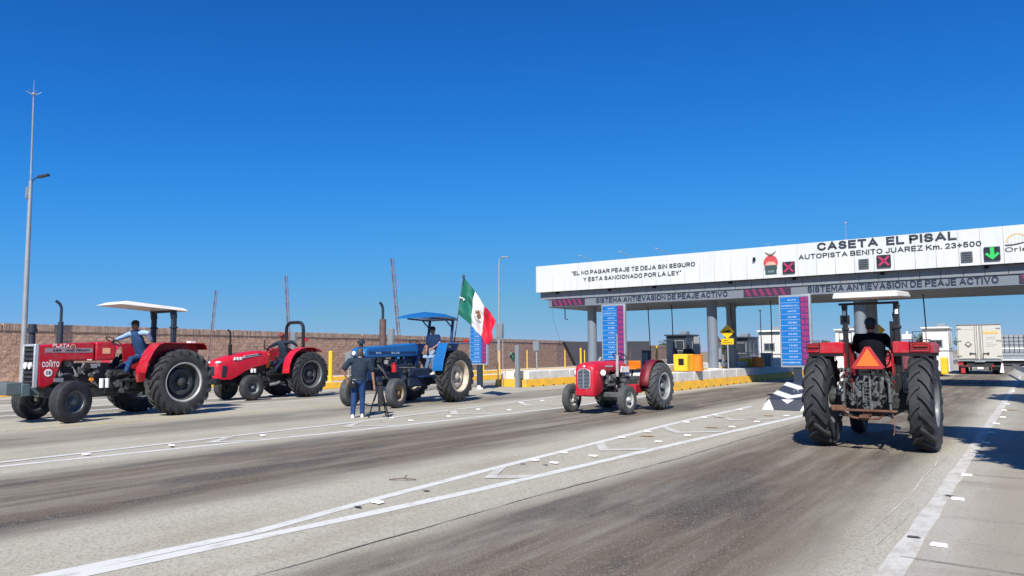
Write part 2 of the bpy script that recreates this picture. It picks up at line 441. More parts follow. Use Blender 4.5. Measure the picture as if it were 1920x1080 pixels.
# ---------------------------------------------------------------- ground
def ground_mat(name, kind):
    m = bpy.data.materials.new(name)
    nt, N, L, P = nodes(m)
    P.inputs['Roughness'].default_value = 0.92
    P.inputs['Specular IOR Level'].default_value = 0.25
    tc = N.new('ShaderNodeTexCoord')
    sep = N.new('ShaderNodeSeparateXYZ')
    L.new(tc.outputs['Object'], sep.inputs[0])
    def noise(scale, detail=5, rough=0.6, vec=None, mapping=None, dist=0):
        n = N.new('ShaderNodeTexNoise'); n.inputs['Scale'].default_value = scale
        n.inputs['Detail'].default_value = detail; n.inputs['Roughness'].default_value = rough
        n.inputs['Distortion'].default_value = dist
        if mapping:
            mp = N.new('ShaderNodeMapping'); mp.inputs['Scale'].default_value = mapping
            L.new(tc.outputs['Object'], mp.inputs[0]); L.new(mp.outputs[0], n.inputs['Vector'])
        else: L.new(tc.outputs['Object'], n.inputs['Vector'])
        return n.outputs['Fac']
    def math_(op, a, b=None, c=None, clamp=False):
        q = N.new('ShaderNodeMath'); q.operation = op; q.use_clamp = clamp
        for i, x in enumerate((a, b, c)):
            if x is None: continue
            if isinstance(x, (int, float)): q.inputs[i].default_value = x
            else: L.new(x, q.inputs[i])
        return q.outputs[0]
    def mrange(x, a, b, c, d, sm=True):
        q = N.new('ShaderNodeMapRange'); q.interpolation_type = 'SMOOTHSTEP' if sm else 'LINEAR'
        for i, vv in zip(('From Min', 'From Max', 'To Min', 'To Max'), (a, b, c, d)): q.inputs[i].default_value = vv
        L.new(x, q.inputs['Value']); return q.outputs[0]
    def mix(f, a, b, mode='MIX'):
        q = N.new('ShaderNodeMix'); q.data_type = 'RGBA'; q.blend_type = mode
        if isinstance(f, (int, float)): q.inputs[0].default_value = f
        else: L.new(f, q.inputs[0])
        for i, x in ((6, a), (7, b)):
            if isinstance(x, tuple): q.inputs[i].default_value = (*x, 1)
            else: L.new(x, q.inputs[i])
        return q.outputs[2]
    if kind == 'road':
        wob = noise(0.35, 3, 0.5, mapping=(1, 0.3, 1))
        X = math_('ADD', sep.outputs[0], math_('MULTIPLY', math_('SUBTRACT', wob, 0.5), 1.0))
        base = mix(noise(0.25, 4), (0.42, 0.395, 0.31), (0.49, 0.465, 0.37))
        base = mix(mrange(noise(1.6, 6, 0.65, mapping=(1, 0.25, 1)), 0.42, 0.72, 0, 0.5), base, (0.29, 0.255, 0.18))
        wear = None
        for a0, a1, b1, b0, s in ((-4.95, -4.1, -2.0, -1.15, 1.0), (-12.1, -10.9, -8.3, -7.3, 1.0), (-18.3, -17.0, -15.6, -14.6, 0.62),
                                  (-25.6, -24.4, -22.6, -21.6, 0.62), (-32.4, -31.0, -29.5, -28.6, 0.6), (0.6, 1.7, 3.8, 5.0, 0.85)):
            q = math_('MULTIPLY', math_('MULTIPLY', mrange(X, a0, a1, 0, 1), mrange(X, b1, b0, 1, 0)), s)
            wear = q if wear is None else math_('MAXIMUM', wear, q)
        stre = noise(2.2, 6, 0.7, mapping=(1.3, 0.07, 1))
        stre2 = noise(0.7, 5, 0.6, mapping=(1.0, 0.22, 1), dist=0.6)
        wv = math_('MULTIPLY', wear, mrange(math_('ADD', math_('MULTIPLY', stre, 0.55), math_('MULTIPLY', stre2, 0.45)), 0.34, 0.60, 0.50, 1.0))
        col = mix(math_('MULTIPLY', wv, 0.94), base, mix(stre2, (0.062, 0.042, 0.029), (0.122, 0.086, 0.056)))
        smear = math_('MULTIPLY', mrange(X, -1.5, -1.0, 0, 1), mrange(noise(1.5, 6, 0.7, mapping=(1, 0.2, 1)), 0.35, 0.6, 0.15, 0.75))
        col = mix(smear, col, (0.50, 0.48, 0.43))
        # oily stains
        st = noise(0.75, 5, 0.6, mapping=(1, 0.28, 1))
        st = math_('MULTIPLY', mrange(st, 0.50, 0.62, 0, 0.55), wear)
        col = mix(st, col, (0.026, 0.027, 0.030))
        tan = math_('MULTIPLY', mrange(noise(0.8, 5, 0.6), 0.56, 0.72, 0, 0.30), wear)
        col = mix(tan, col, (0.20, 0.145, 0.085))
        # aggregate speckle
        sp = noise(24, 5, 0.8)
        col = mix(mrange(sp, 0.53, 0.61, 0, 0.78), col, (0.085, 0.075, 0.060))
        col = mix(mrange(noise(9, 5, 0.7), 0.45, 0.65, 0, 0.18), col, (0.20, 0.175, 0.145))
        fine = noise(70, 3, 0.8)
        col = mix(mrange(fine, 0.53, 0.61, 0, 0.45), col, (0.055, 0.048, 0.040))
        col = mix(mrange(noise(62, 2, 0.7), 0.56, 0.66, 0, 0.40), col, (0.50, 0.46, 0.38))
        sp2 = noise(24, 3, 0.7)
        col = mix(mrange(sp2, 0.58, 0.68, 0, 0.35), col, (0.55, 0.53, 0.50))
        bp = N.new('ShaderNodeBump'); bp.inputs['Strength'].default_value = 0.35; bp.inputs['Distance'].default_value = 0.01
        L.new(sp, bp.inputs['Height']); L.new(bp.outputs[0], P.inputs['Normal'])
    elif kind == 'shoulder':
        base = mix(noise(0.3, 5), (0.285, 0.255, 0.205), (0.36, 0.325, 0.262))
        smear = math_('MULTIPLY', mrange(sep.outputs[0], -0.78, -0.30, 1, 0), mrange(noise(1.5, 6, 0.7, mapping=(1, 0.2, 1)), 0.35, 0.6, 0.15, 0.75))
        col = mix(smear, base, (0.43, 0.41, 0.35))
        col = mix(mrange(noise(1.2, 6, 0.7, mapping=(0.4, 1.2, 1)), 0.5, 0.7, 0, 0.5), col, (0.23, 0.20, 0.17))
        sp = noise(30, 4, 0.75)
        col = mix(mrange(sp, 0.54, 0.66, 0, 0.55), col, (0.14, 0.12, 0.10))
        bp = N.new('ShaderNodeBump'); bp.inputs['Strength'].default_value = 0.35; bp.inputs['Distance'].default_value = 0.01
        L.new(sp, bp.inputs['Height']); L.new(bp.outputs[0], P.inputs['Normal'])
    elif kind in ('paint', 'ypaint', 'faded'):
        pc = {'paint': (0.62, 0.62, 0.58), 'ypaint': (0.60, 0.44, 0.13), 'faded': (0.56, 0.55, 0.50)}[kind]
        lo, hi = {'paint': (0.50, 0.66), 'ypaint': (0.40, 0.60), 'faded': (0.42, 0.62)}[kind]
        w1 = noise(5, 8, 0.75, mapping=(1, 0.5, 1))
        col = mix(mrange(w1, lo, hi, 0, 0.75), pc, (0.40, 0.37, 0.32))
        sp = noise(60, 3, 0.7)
        col = mix(mrange(sp, 0.58, 0.68, 0, 0.35), col, (0.30, 0.28, 0.25))
    else:
        col = mix(noise(0.05, 6), (0.22, 0.17, 0.12), (0.30, 0.25, 0.18))
        col = mix(mrange(noise(0.4, 6, 0.7), 0.5, 0.7, 0, 0.5), col, (0.13, 0.12, 0.07))
    L.new(col, P.inputs['Base Color'])
    return m
road_m = ground_mat('road_concrete', 'road')
shoulder_m = ground_mat('shoulder_concrete', 'shoulder')
paint_m = ground_mat('road_paint_white', 'paint')
faded_m = ground_mat('road_paint_faded', 'faded')
ypaint_m = ground_mat('road_paint_yellow', 'ypaint')
dirt_m = ground_mat('dry_ground', 'dirt')

def sheet(name, poly, z, mat, kind='structure'):
    b = MB(); b.add([(x, y, z) for x, y in poly], [tuple(range(len(poly)))])
    o = b.build(name, mat, smooth=0); o['kind'] = kind
    return o
sheet('ground', [(-4000, -4000), (4000, -4000), (4000, 4000), (-4000, 4000)], -0.008, dirt_m)
sheet('road', [(-36.5, -40), (-0.92, -40), (-0.92, 330), (-36.5, 330)], 0.0, road_m)
sheet('road_shoulder', [(-0.92, -40), (14, -40), (14, 330), (-0.92, 330)], 0.0, shoulder_m)

def ribbon(b, pts, w, z, jit=0.0, rng=None):
    L_ = []; Rr = []
    for i, p in enumerate(pts):
        a = Vector(pts[max(i - 1, 0)]); c = Vector(pts[min(i + 1, len(pts) - 1)])
        d = (c - a).normalized(); n = Vector((-d.y, d.x))
        ww = w / 2 * (1 + (rng.uniform(-jit, jit) if rng else 0))
        q = Vector(p)
        L_.append((*(q + n * ww), z)); Rr.append((*(q - n * ww), z))
    vs = L_ + Rr; k = len(pts)
    b.add(vs, [(i, k + i, k + i + 1, i + 1) for i in range(k - 1)])
def dens(pts, step=0.5):
    out = []
    for a, c in zip(pts[:-1], pts[1:]):
        a = Vector(a); c = Vector(c); n = max(1, int((c - a).length / step))
        out += [a.lerp(c, i / n) for i in range(n)]
    return out + [Vector(pts[-1])]
rg = random.Random(5)
def marking(name, segs, w, mat, z=0.004, jit=0.08):
    b = MB()
    for s_ in segs: ribbon(b, dens(s_), w, z, jit, rg)
    o = b.build(name, mat, smooth=0, normals=False); o['kind'] = 'structure'
    return o
# gore 1 (between the right lane and the next one)
marking('lane_marking', [[(-6.15, 1.2), (-5.98, 2.73), (-5.74, 5.12), (-5.59, 7.17), (-5.35, 12.84), (-5.03, 18.74), (-4.9, 21.2)]], 0.17, paint_m)
marking('lane_marking', [[(-6.33, 1.2), (-6.16, 2.6), (-6.01, 4.3), (-6.17, 5.6), (-6.4, 8.22), (-6.95, 16.73), (-7.06, 22.3)]], 0.155, paint_m, z=0.004)
def chevrons(name, segs, t, mat, z):
    b = MB()
    for A, B, C in segs:
        for P, Q in ((A, B), (B, C)):
            n = 6
            for k in range(n):
                x0, y0 = P[0] + (Q[0] - P[0]) * k / n, P[1] + (Q[1] - P[1]) * k / n
                x1, y1 = P[0] + (Q[0] - P[0]) * (k + 1) / n, P[1] + (Q[1] - P[1]) * (k + 1) / n
                b.add([(x0, y0, z), (x1, y1, z), (x1, y1 + t, z), (x0, y0 + t, z)], [(0, 1, 2, 3)])
    o = b.build(name, mat, smooth=0, normals=False); o['kind'] = 'structure'
chevrons('chevron_marking', [[(-6.36, 8.5), (-6.02, 7.8), (-5.62, 8.1)], [(-6.56, 11.8), (-6.05, 11.0), (-5.50, 11.5)],
        [(-6.80, 15.1), (-6.05, 14.2), (-5.34, 14.9)], [(-6.93, 18.6), (-6.05, 17.5), (-5.18, 18.4)]], 0.30, faded_m, 0.008)
# gore 2
marking('lane_marking', [[(-13.0, 2.5), (-12.71, 4.67), (-12.08, 10.74), (-11.65, 18.82), (-12.3, 29.0)]], 0.16, paint_m)
marking('lane_marking', [[(-13.0, 3.6), (-13.15, 4.83), (-13.44, 11.95), (-14.56, 23.15), (-14.5, 29.0)]], 0.15, paint_m, z=0.008)
chevrons('chevron_marking', [[(-13.28, 8.8), (-12.75, 8.0), (-12.30, 8.6)], [(-13.45, 12.4), (-12.8, 11.4), (-12.05, 12.2)], [(-13.9, 16.4), (-12.9, 15.3), (-11.85, 16.2)],
        [(-14.25, 20.2), (-13.0, 19.0), (-11.8, 20.0)]], 0.30, faded_m, 0.008)
# gore 3 in yellow, gores 4 and 5
marking('lane_marking', [[(-18.75, -2), (-18.62, 7), (-18.3, 13), (-18.35, 20), (-19.6, 27)]], 0.14, ypaint_m)
marking('lane_marking', [[(-20.4, 3), (-21.2, 12), (-21.9, 22), (-21.2, 28)]], 0.14, paint_m)
marking('lane_marking', [[(-25.2, 3), (-25.2, 14), (-25.6, 22)], [(-27.0, 0), (-28.1, 12), (-28.6, 22)], [(-23.2, 4), (-23.2, 22)]], 0.28, paint_m)
marking('lane_marking', [[(-32.0, 0), (-32.0, 30)], [(-30.2, 2), (-30.2, 24)]], 0.3, paint_m)
# right edge line, faded and smeared, and scratched stripes
marking('edge_line', [[(-0.98, -3), (-0.98, 6.0), (-0.93, 31), (-0.93, 60)]], 0.17, faded_m, z=0.006, jit=0.16)
marking('scratch_marks', [[(-1.33, 7.5), (-1.28, 9.3), (-1.22, 11.2), (-1.35, 13.4)], [(-1.25, 9.2), (-1.30, 11.0), (-1.22, 13.6)], [(-1.2, 7.0), (-1.12, 8.8)]], 0.009, faded_m, z=0.011, jit=0.95)
marking('stop_line', [[(-5.0, 41.2), (-0.6, 40.9), (3, 40.8)], [(-0.7, 38.2), (4, 38.1)]], 0.35, paint_m, z=0.01)
joint_m = M('joint_sealant', (0.085, 0.08, 0.075), 0.9, 0, 0.3, 12)
def wig(pts, a): return [(p.x + rg.uniform(-a, a), p.y + rg.uniform(-a, a)) for p in dens(pts, 0.3)]
b = MB()
ribbon(b, [Vector(p) for p in wig([(-4.85, 2.0), (-4.8, 7.15), (-4.61, 11.05), (-4.55, 22), (-4.5, 60)], 0.012)], 0.016, 0.005, 0.7, rg)
for yy in (6.72, 11.6, 13.0, 17.8, 22.4, 27.0, 31.5):
    ribbon(b, [Vector(p) for p in wig([(-1.0, yy), (1.5, yy - 0.12), (9, yy - 0.2)], 0.012)], 0.016, 0.011, 0.7, rg)
o = b.build('pavement_joints', joint_m, smooth=0, normals=False); o['kind'] = 'structure'
# stains where studs were torn off
def blob(b, x, y, r, z, rng, asp=1.5):
    n = 14
    b.add([(x + r * asp * math.cos(6.283 * i / n) * rng.uniform(0.6, 1.2), y + r * math.sin(6.283 * i / n) * rng.uniform(0.6, 1.2), z) for i in range(n)], [tuple(range(n))])
rusts = M('rust_stain', (0.46, 0.30, 0.16), 0.9, 0, 0.3, 14, dirt=(0.40, 0.36, 0.28), dirt_amt=0.9, dirt_scale=12)
b = MB()
for x, y in [(-5.86, 15.66), (-5.77, 18.11), (-6.53, 18.17), (-5.66, 19.24), (-0.66, 24.46), (-6.3, 13.4)]: blob(b, x, y, 0.11, 0.016, rg)
o = b.build('rust_stains', rusts, smooth=0, normals=False); o['kind'] = 'structure'
b = MB()
for x, y in [(-13.02, 12.83), (-13.36, 15.76), (-12.91, 16.9), (-6.04, 6.71), (-6.02, 5.6), (-12.9, 9.3), (-6.3, 9.1), (-5.95, 9.2), (-0.98, 7.45), (-0.9, 9.75), (-12.6, 7.3)]:
    blob(b, x, y, 0.030, 0.018, rg, 2.0)
o = b.build('torn_stud_scars', joint_m, smooth=0, normals=False); o['kind'] = 'structure'

# ---------------------------------------------------------------- road studs
stud_m = M('stud_white', (0.78, 0.76, 0.70), 0.45, 0, 0.06, 30)
bm_ = MB(); bm_.box((0, 0, 0.011), (0.135, 0.085, 0.022), taper=0.84)
stud0 = bm_.build('road_stud', stud_m, bevel=0.004)
studs = [(-0.77, 7.28, 'first white road stud beside the right edge line, nearest the camera'), (-0.81, 9.61, 'second white road stud out along the right edge line'),
 (-0.85, 11.49, 'third white road stud out along the right edge line'), (-0.84, 13.63, 'white road stud at the near rim of the dark tree shadow by the edge line'),
 (-0.84, 15.6, 'white road stud inside the tree shadow, nearer of the two there'), (-0.84, 17.6, 'white road stud inside the tree shadow, farther of the two there'),
 (-0.84, 19.75, 'white road stud just past the tree shadow on the edge line')]
for k, (x, y, l) in enumerate(studs):
    o = stud0 if k == 0 else stud0.copy()
    if k: COL.objects.link(o)
    o.location = (x, y, 0.004); tag(o, l, 'road stud', 'white studs along the right edge line')
gore1 = []; gore2 = []; gore3 = []
for x, y in [(-0.78, 21.7), (-0.83, 24.2), (-0.83, 27.0), (-0.88, 31.2), (-0.88, 35.5)]:
    o = stud0.copy(); COL.objects.link(o); o.location = (x, y, 0.004)
    gore3.append(o)
ORD = ['nearest', 'second-nearest', 'third-nearest', 'fourth-nearest', 'fifth-nearest', 'sixth-nearest', 'seventh-nearest', 'eighth-nearest', 'ninth-nearest', 'tenth-nearest',
       'eleventh-nearest', 'twelfth-nearest', 'thirteenth-nearest', 'fourteenth-nearest', 'fifteenth-nearest', 'farthest']
def rank(lst, tail, grp):
    lst.sort(key=lambda o: o.location.x * -.579 + o.location.y * .815)
    for k, o in enumerate(lst): tag(o, ORD[k] + ' ' + tail, 'road stud', grp)
rank(gore3, 'white road stud on the right edge line beyond the near tree shadow', 'far studs of the right edge line')
for x, y in [(-6.01, 5.88), (-6.32, 9.47), (-5.93, 9.4), (-6.38, 10.41), (-5.8, 10.35), (-6.58, 12.85), (-6.6, 14.06), (-5.71, 12.61), (-6.83, 17.8), (-6.72, 16.41),
             (-5.4, 17.38), (-5.48, 15.9), (-5.66, 13.86), (-5.25, 19.31), (-6.91, 20.72), (-6.88, 18.68)]:
    o = stud0.copy(); COL.objects.link(o); o.location = (x, y, 0.014); o.rotation_euler = (0, 0, rg.uniform(-0.25, 0.25))
    gore1.append(o)
for x, y in [(-12.48, 14.72), (-12.5, 13.31), (-13.42, 13.6), (-13.82, 19.95), (-13.81, 21.18), (-12.36, 17.23), (-12.89, 5.98), (-12.83, 7.42), (-12.81, 9.33), (-13.3, 17.0)]:
    o = stud0.copy(); COL.objects.link(o); o.location = (x, y, 0.014); o.rotation_euler = (0, 0, rg.uniform(-0.25, 0.25))
    gore2.append(o)

rank(gore1, 'white road stud in the chevron strip leading to the striped cushion', 'studs in the chevron strip before the striped cushion')
rank(gore2, 'white road stud in the chevron strip running past the cameraman', 'studs in the chevron strip by the cameraman')

# ---------------------------------------------------------------- boundary wall
def wall_mat():
    m = bpy.data.materials.new('split_face_block')
    nt, N, L, P = nodes(m)
    P.inputs['Roughness'].default_value = 0.95
    tc = N.new('ShaderNodeTexCoord')
    mp = N.new('ShaderNodeMapping')
    sx = N.new('ShaderNodeSeparateXYZ'); cx = N.new('ShaderNodeCombineXYZ')
    L.new(tc.outputs['Object'], sx.inputs[0]); L.new(sx.outputs[0], cx.inputs[0]); L.new(sx.outputs[2], cx.inputs[1])
    br = N.new('ShaderNodeTexBrick')
    br.inputs['Color1'].default_value = (0.56, 0.345, 0.235, 1); br.inputs['Color2'].default_value = (0.44, 0.27, 0.19, 1)
    br.inputs['Mortar'].default_value = (0.36, 0.27, 0.22, 1)
    br.inputs['Scale'].default_value = 1.0; br.inputs['Brick Width'].default_value = 0.39; br.inputs['Row Height'].default_value = 0.19
    br.inputs['Mortar Size'].default_value = 0.012; br.inputs['Bias'].default_value = -0.1
    L.new(cx.outputs[0], br.inputs['Vector'])
    n1 = N.new('ShaderNodeTexNoise'); n1.inputs['Scale'].default_value = 12; n1.inputs['Detail'].default_value = 8; n1.inputs['Roughness'].default_value = 0.75
    L.new(tc.outputs['Object'], n1.inputs['Vector'])
    r1 = N.new('ShaderNodeMapRange'); r1.inputs['From Min'].default_value = 0.35; r1.inputs['From Max'].default_value = 0.65
    r1.inputs['To Min'].default_value = 0.62; r1.inputs['To Max'].default_value = 1.4
    L.new(n1.outputs['Fac'], r1.inputs['Value'])
    hv = N.new('ShaderNodeHueSaturation'); L.new(br.outputs['Color'], hv.inputs['Color']); L.new(r1.outputs[0], hv.inputs['Value'])
    L.new(hv.outputs[0], P.inputs['Base Color'])
    mxh = N.new('ShaderNodeMath'); mxh.operation = 'SUBTRACT'
    L.new(n1.outputs['Fac'], mxh.inputs[0]); L.new(br.outputs['Fac'], mxh.inputs[1])
    bp = N.new('ShaderNodeBump'); bp.inputs['Strength'].default_value = 0.7; bp.inputs['Distance'].default_value = 0.05
    L.new(mxh.outputs[0], bp.inputs['Height']); L.new(bp.outputs[0], P.inputs['Normal'])
    return m
wallm = wall_mat()
copingm = M('coping_brick', (0.42, 0.30, 0.23), 0.95, 0, 0.35, 3.5, 0.3)
WA = Vector((-33.5, -6, 0)); WB = Vector((-36.9, 22.7, 0)); 
wp = [(-33.2, -6.0), (-35.2, 12.7), (-36.7, 23.4), (-38.6, 36.0), (-45.5, 72.8), (-72.0, 165.0)]
wall_t = thing('boundary_wall', 'long brown split-face block wall with a soldier brick coping behind the tractors', 'wall', (0, 0, 0))
rg = random.Random(11)
for i in range(len(wp) - 1):
    a = Vector((*wp[i], 0)); c = Vector((*wp[i + 1], 0)); d = c - a; Ln = d.length; ang = math.atan2(d.y, d.x)
    top = 2.70
    # wall leaf as a rough displaced grid plus core
    nx = int(Ln / 0.2) if i < 4 else 60
    nz = 14
    b = MB(); vs = []
    for q in range(nz + 1):
        for p in range(nx + 1):
            vs.append((Ln * p / nx, -0.10 - rg.uniform(0, 0.016), top * q / nz))
    fs = [(q * (nx + 1) + p, q * (nx + 1) + p + 1, (q + 1) * (nx + 1) + p + 1, (q + 1) * (nx + 1) + p) for q in range(nz) for p in range(nx)]
    b.add(vs, fs)
    b.box((Ln / 2, 0.02, top / 2), (Ln, 0.2, top))
    o = b.build('wall_section', wallm, wall_t, smooth=0, normals=False)
    o.location = a; o.rotation_euler = (0, 0, ang)
    # coping: soldier bricks
    b = MB(); x = 0.0
    step = 0.125 if i < 4 else 0.5
    while x < Ln - step:
        h_ = 0.30 + rg.uniform(-0.012, 0.012)
        b.box((x + step / 2, -0.03 + rg.uniform(-0.01, 0.01), top + h_ / 2), (step * 0.86, 0.235, h_))
        x += step
    b.box((Ln / 2, 0.0, top + 0.12), (Ln, 0.2, 0.24))
    o = b.build('coping_bricks', copingm, wall_t, smooth=0, normals=False); o['kind'] = 'stuff'
    o.location = a; o.rotation_euler = (0, 0, ang)

# ---------------------------------------------------------------- toll islands
def island(xc, y0, y1, label, w=1.75, h=0.76, seg=1.9, nose=True):
    t = thing('toll_island', label, 'traffic barrier', (xc, y0, 0), 0, 'concrete barrier islands between the toll lanes')
    L_ = y1 - y0
    # yellow plinth
    b = MB()
    b.prism([(-w / 2 - 0.08, 0), (w / 2 + 0.08, 0), (w / 2, h * 0.45), (-w / 2, h * 0.45)], 0.0, L_, 'Y')
    b.build('yellow_plinth', yellow, t, bevel=0.015)
    b = MB(); b.m = 0
    for k in range(int(L_ / 0.95)):
        b.box((w / 2 + 0.085, 0.5 + k * 0.95, 0.03), (0.03, 0.09, 0.06))
    b.build('drain_hole', blackm, t)
    y = 0.35
    proto = None
    while y < L_ - 0.1:
        l_ = min(seg, L_ - y)
        if proto is None or l_ < seg - 0.01:
            b = MB(); b.box((0, l_ / 2, 0), (w - 0.1, l_ - 0.03, h * 0.53))
            o = b.build('barrier_block', concwhite, t, bevel=0.02)
            if proto is None: proto = o
        else:
            o = proto.copy(); COL.objects.link(o); o.parent = t
        o.location = (0, y, h * 0.45 + h * 0.265 + 0.003)
        y += seg
    return t
isl2 = island(-13.42, 27.6, 62, 'white and yellow concrete barrier island behind the small vintage tractor')
isl3 = island(-20.88, 29.2, 66, 'white and yellow barrier island whose near end stands behind the green signal post')
isl1 = island(-6.15, 29.5, 62, 'white and yellow barrier island partly hidden behind the rear-view tractor')
for k in range(7):
    b = MB(); b.box((-0.45, 4.6 + k * 2.0, 0.77 + 0.15), (0.55, 1.97, 0.30)); b.build('upper_block', concwhite, isl2, bevel=0.02)
b = MB(); b.box((-0.16, 10.6, 0.79), (0.02, 14, 0.05)); b.build('yellow_line', yellow, isl2)
# low yellow kerbs of the far exit islands with posts
def low_island(xc, y0, y1, label):
    t = thing('kerb_island', label, 'kerb', (xc, y0, 0), 0, 'low yellow kerb islands of the far lanes')
    b = MB(); b.prism([(-0.7, 0), (0.7, 0), (0.62, 0.30), (-0.62, 0.30)], 0, y1 - y0, 'Y'); b.build('kerb', yellow, t, bevel=0.02)
    b = MB(); b.box((0, (y1 - y0) / 2, 0.306), (1.1, y1 - y0 - 0.2, 0.012)); b.build('island_top', concwhite, t)
    return t
low_island(-34.6, 8, 90, 'low yellow kerb island running along the brick wall')
low_island(-27.9, 21.2, 60, 'low yellow kerb island right of the second red tractor')
post0 = None
def post(x, y, h, label, z=0.31, r=0.05):
    global post0
    if post0 is None:
        b = MB(); b.cyl((0, 0, 0), (0, 0, 1), 0.055, n=12); b.ball((0, 0, 1), (0.055, 0.055, 0.02), 12, 6)
        post0 = b.build('yellow_bollard', yellow2); o = post0
    else:
        o = post0.copy(); COL.objects.link(o)
    o.location = (x, y, z); o.scale = (r / 0.055, r / 0.055, h)
    tag(o, label, 'bollard', 'yellow bollards on the toll islands')
post(-27.7, 23.9, 1.75, 'thick yellow bollard between the second red tractor and the blue tractor', 0.0, 0.10)
post(-27.75, 37.6, 1.7, 'yellow bollard right of the flag, its foot lower than its neighbours', 0.0, 0.075)
for x, y, l in [(-34.4, 44.6, 'yellow bollard just right of the flag and price board, leftmost of the far row'), (-34.4, 50.5, 'yellow bollard left of the green signal lens'),
    (-34.4, 56.5, 'yellow bollard behind the grey signal post'), (-34.4, 60, 'yellow bollard just right of the grey signal post'), (-34.4, 62.3, 'short thin yellow bollard right of the signal post pair')]:
    post(x, y, 1.5, l)
for x, y in [(-34.4, 68.0), (-34.4, 69.5), (-34.3, 79.0), (-34.3, 80.8)]:
    post(x, y, 1.6, {68.0: 'left bollard of the yellow pair standing before the brick wall left of the dark shed', 69.5: 'right bollard of the yellow pair standing before the brick wall left of the dark shed',
                     79.0: 'left bollard of the yellow pair in front of the slanting edge of the dark shed', 80.8: 'right bollard of the yellow pair in front of the slanting edge of the dark shed'}[y], 0.3, 0.075)
for x, y in [(-21.0, 36.2), (-21.0, 37.7), (-21.0, 41.2)]:
    post(x, y, 1.1, {36.2: 'yellow bollard on the barrier island just left of the leftmost canopy column', 37.7: 'yellow bollard on the barrier island just right of the leftmost canopy column',
                     41.2: 'yellow bollard between the leftmost canopy column and the middle price board'}[y], 0.76, 0.05)
for x, y, l in [(-21.0, 48.5, 'thin yellow bollard right of the leftmost price board'), (-21.0, 51.0, 'yellow bollard beside the dark booth'), (-20.9, 46.2, 'yellow bollard at the near corner of the dark booth')]:
    post(x, y, 1.25, l, 0.76, 0.05)

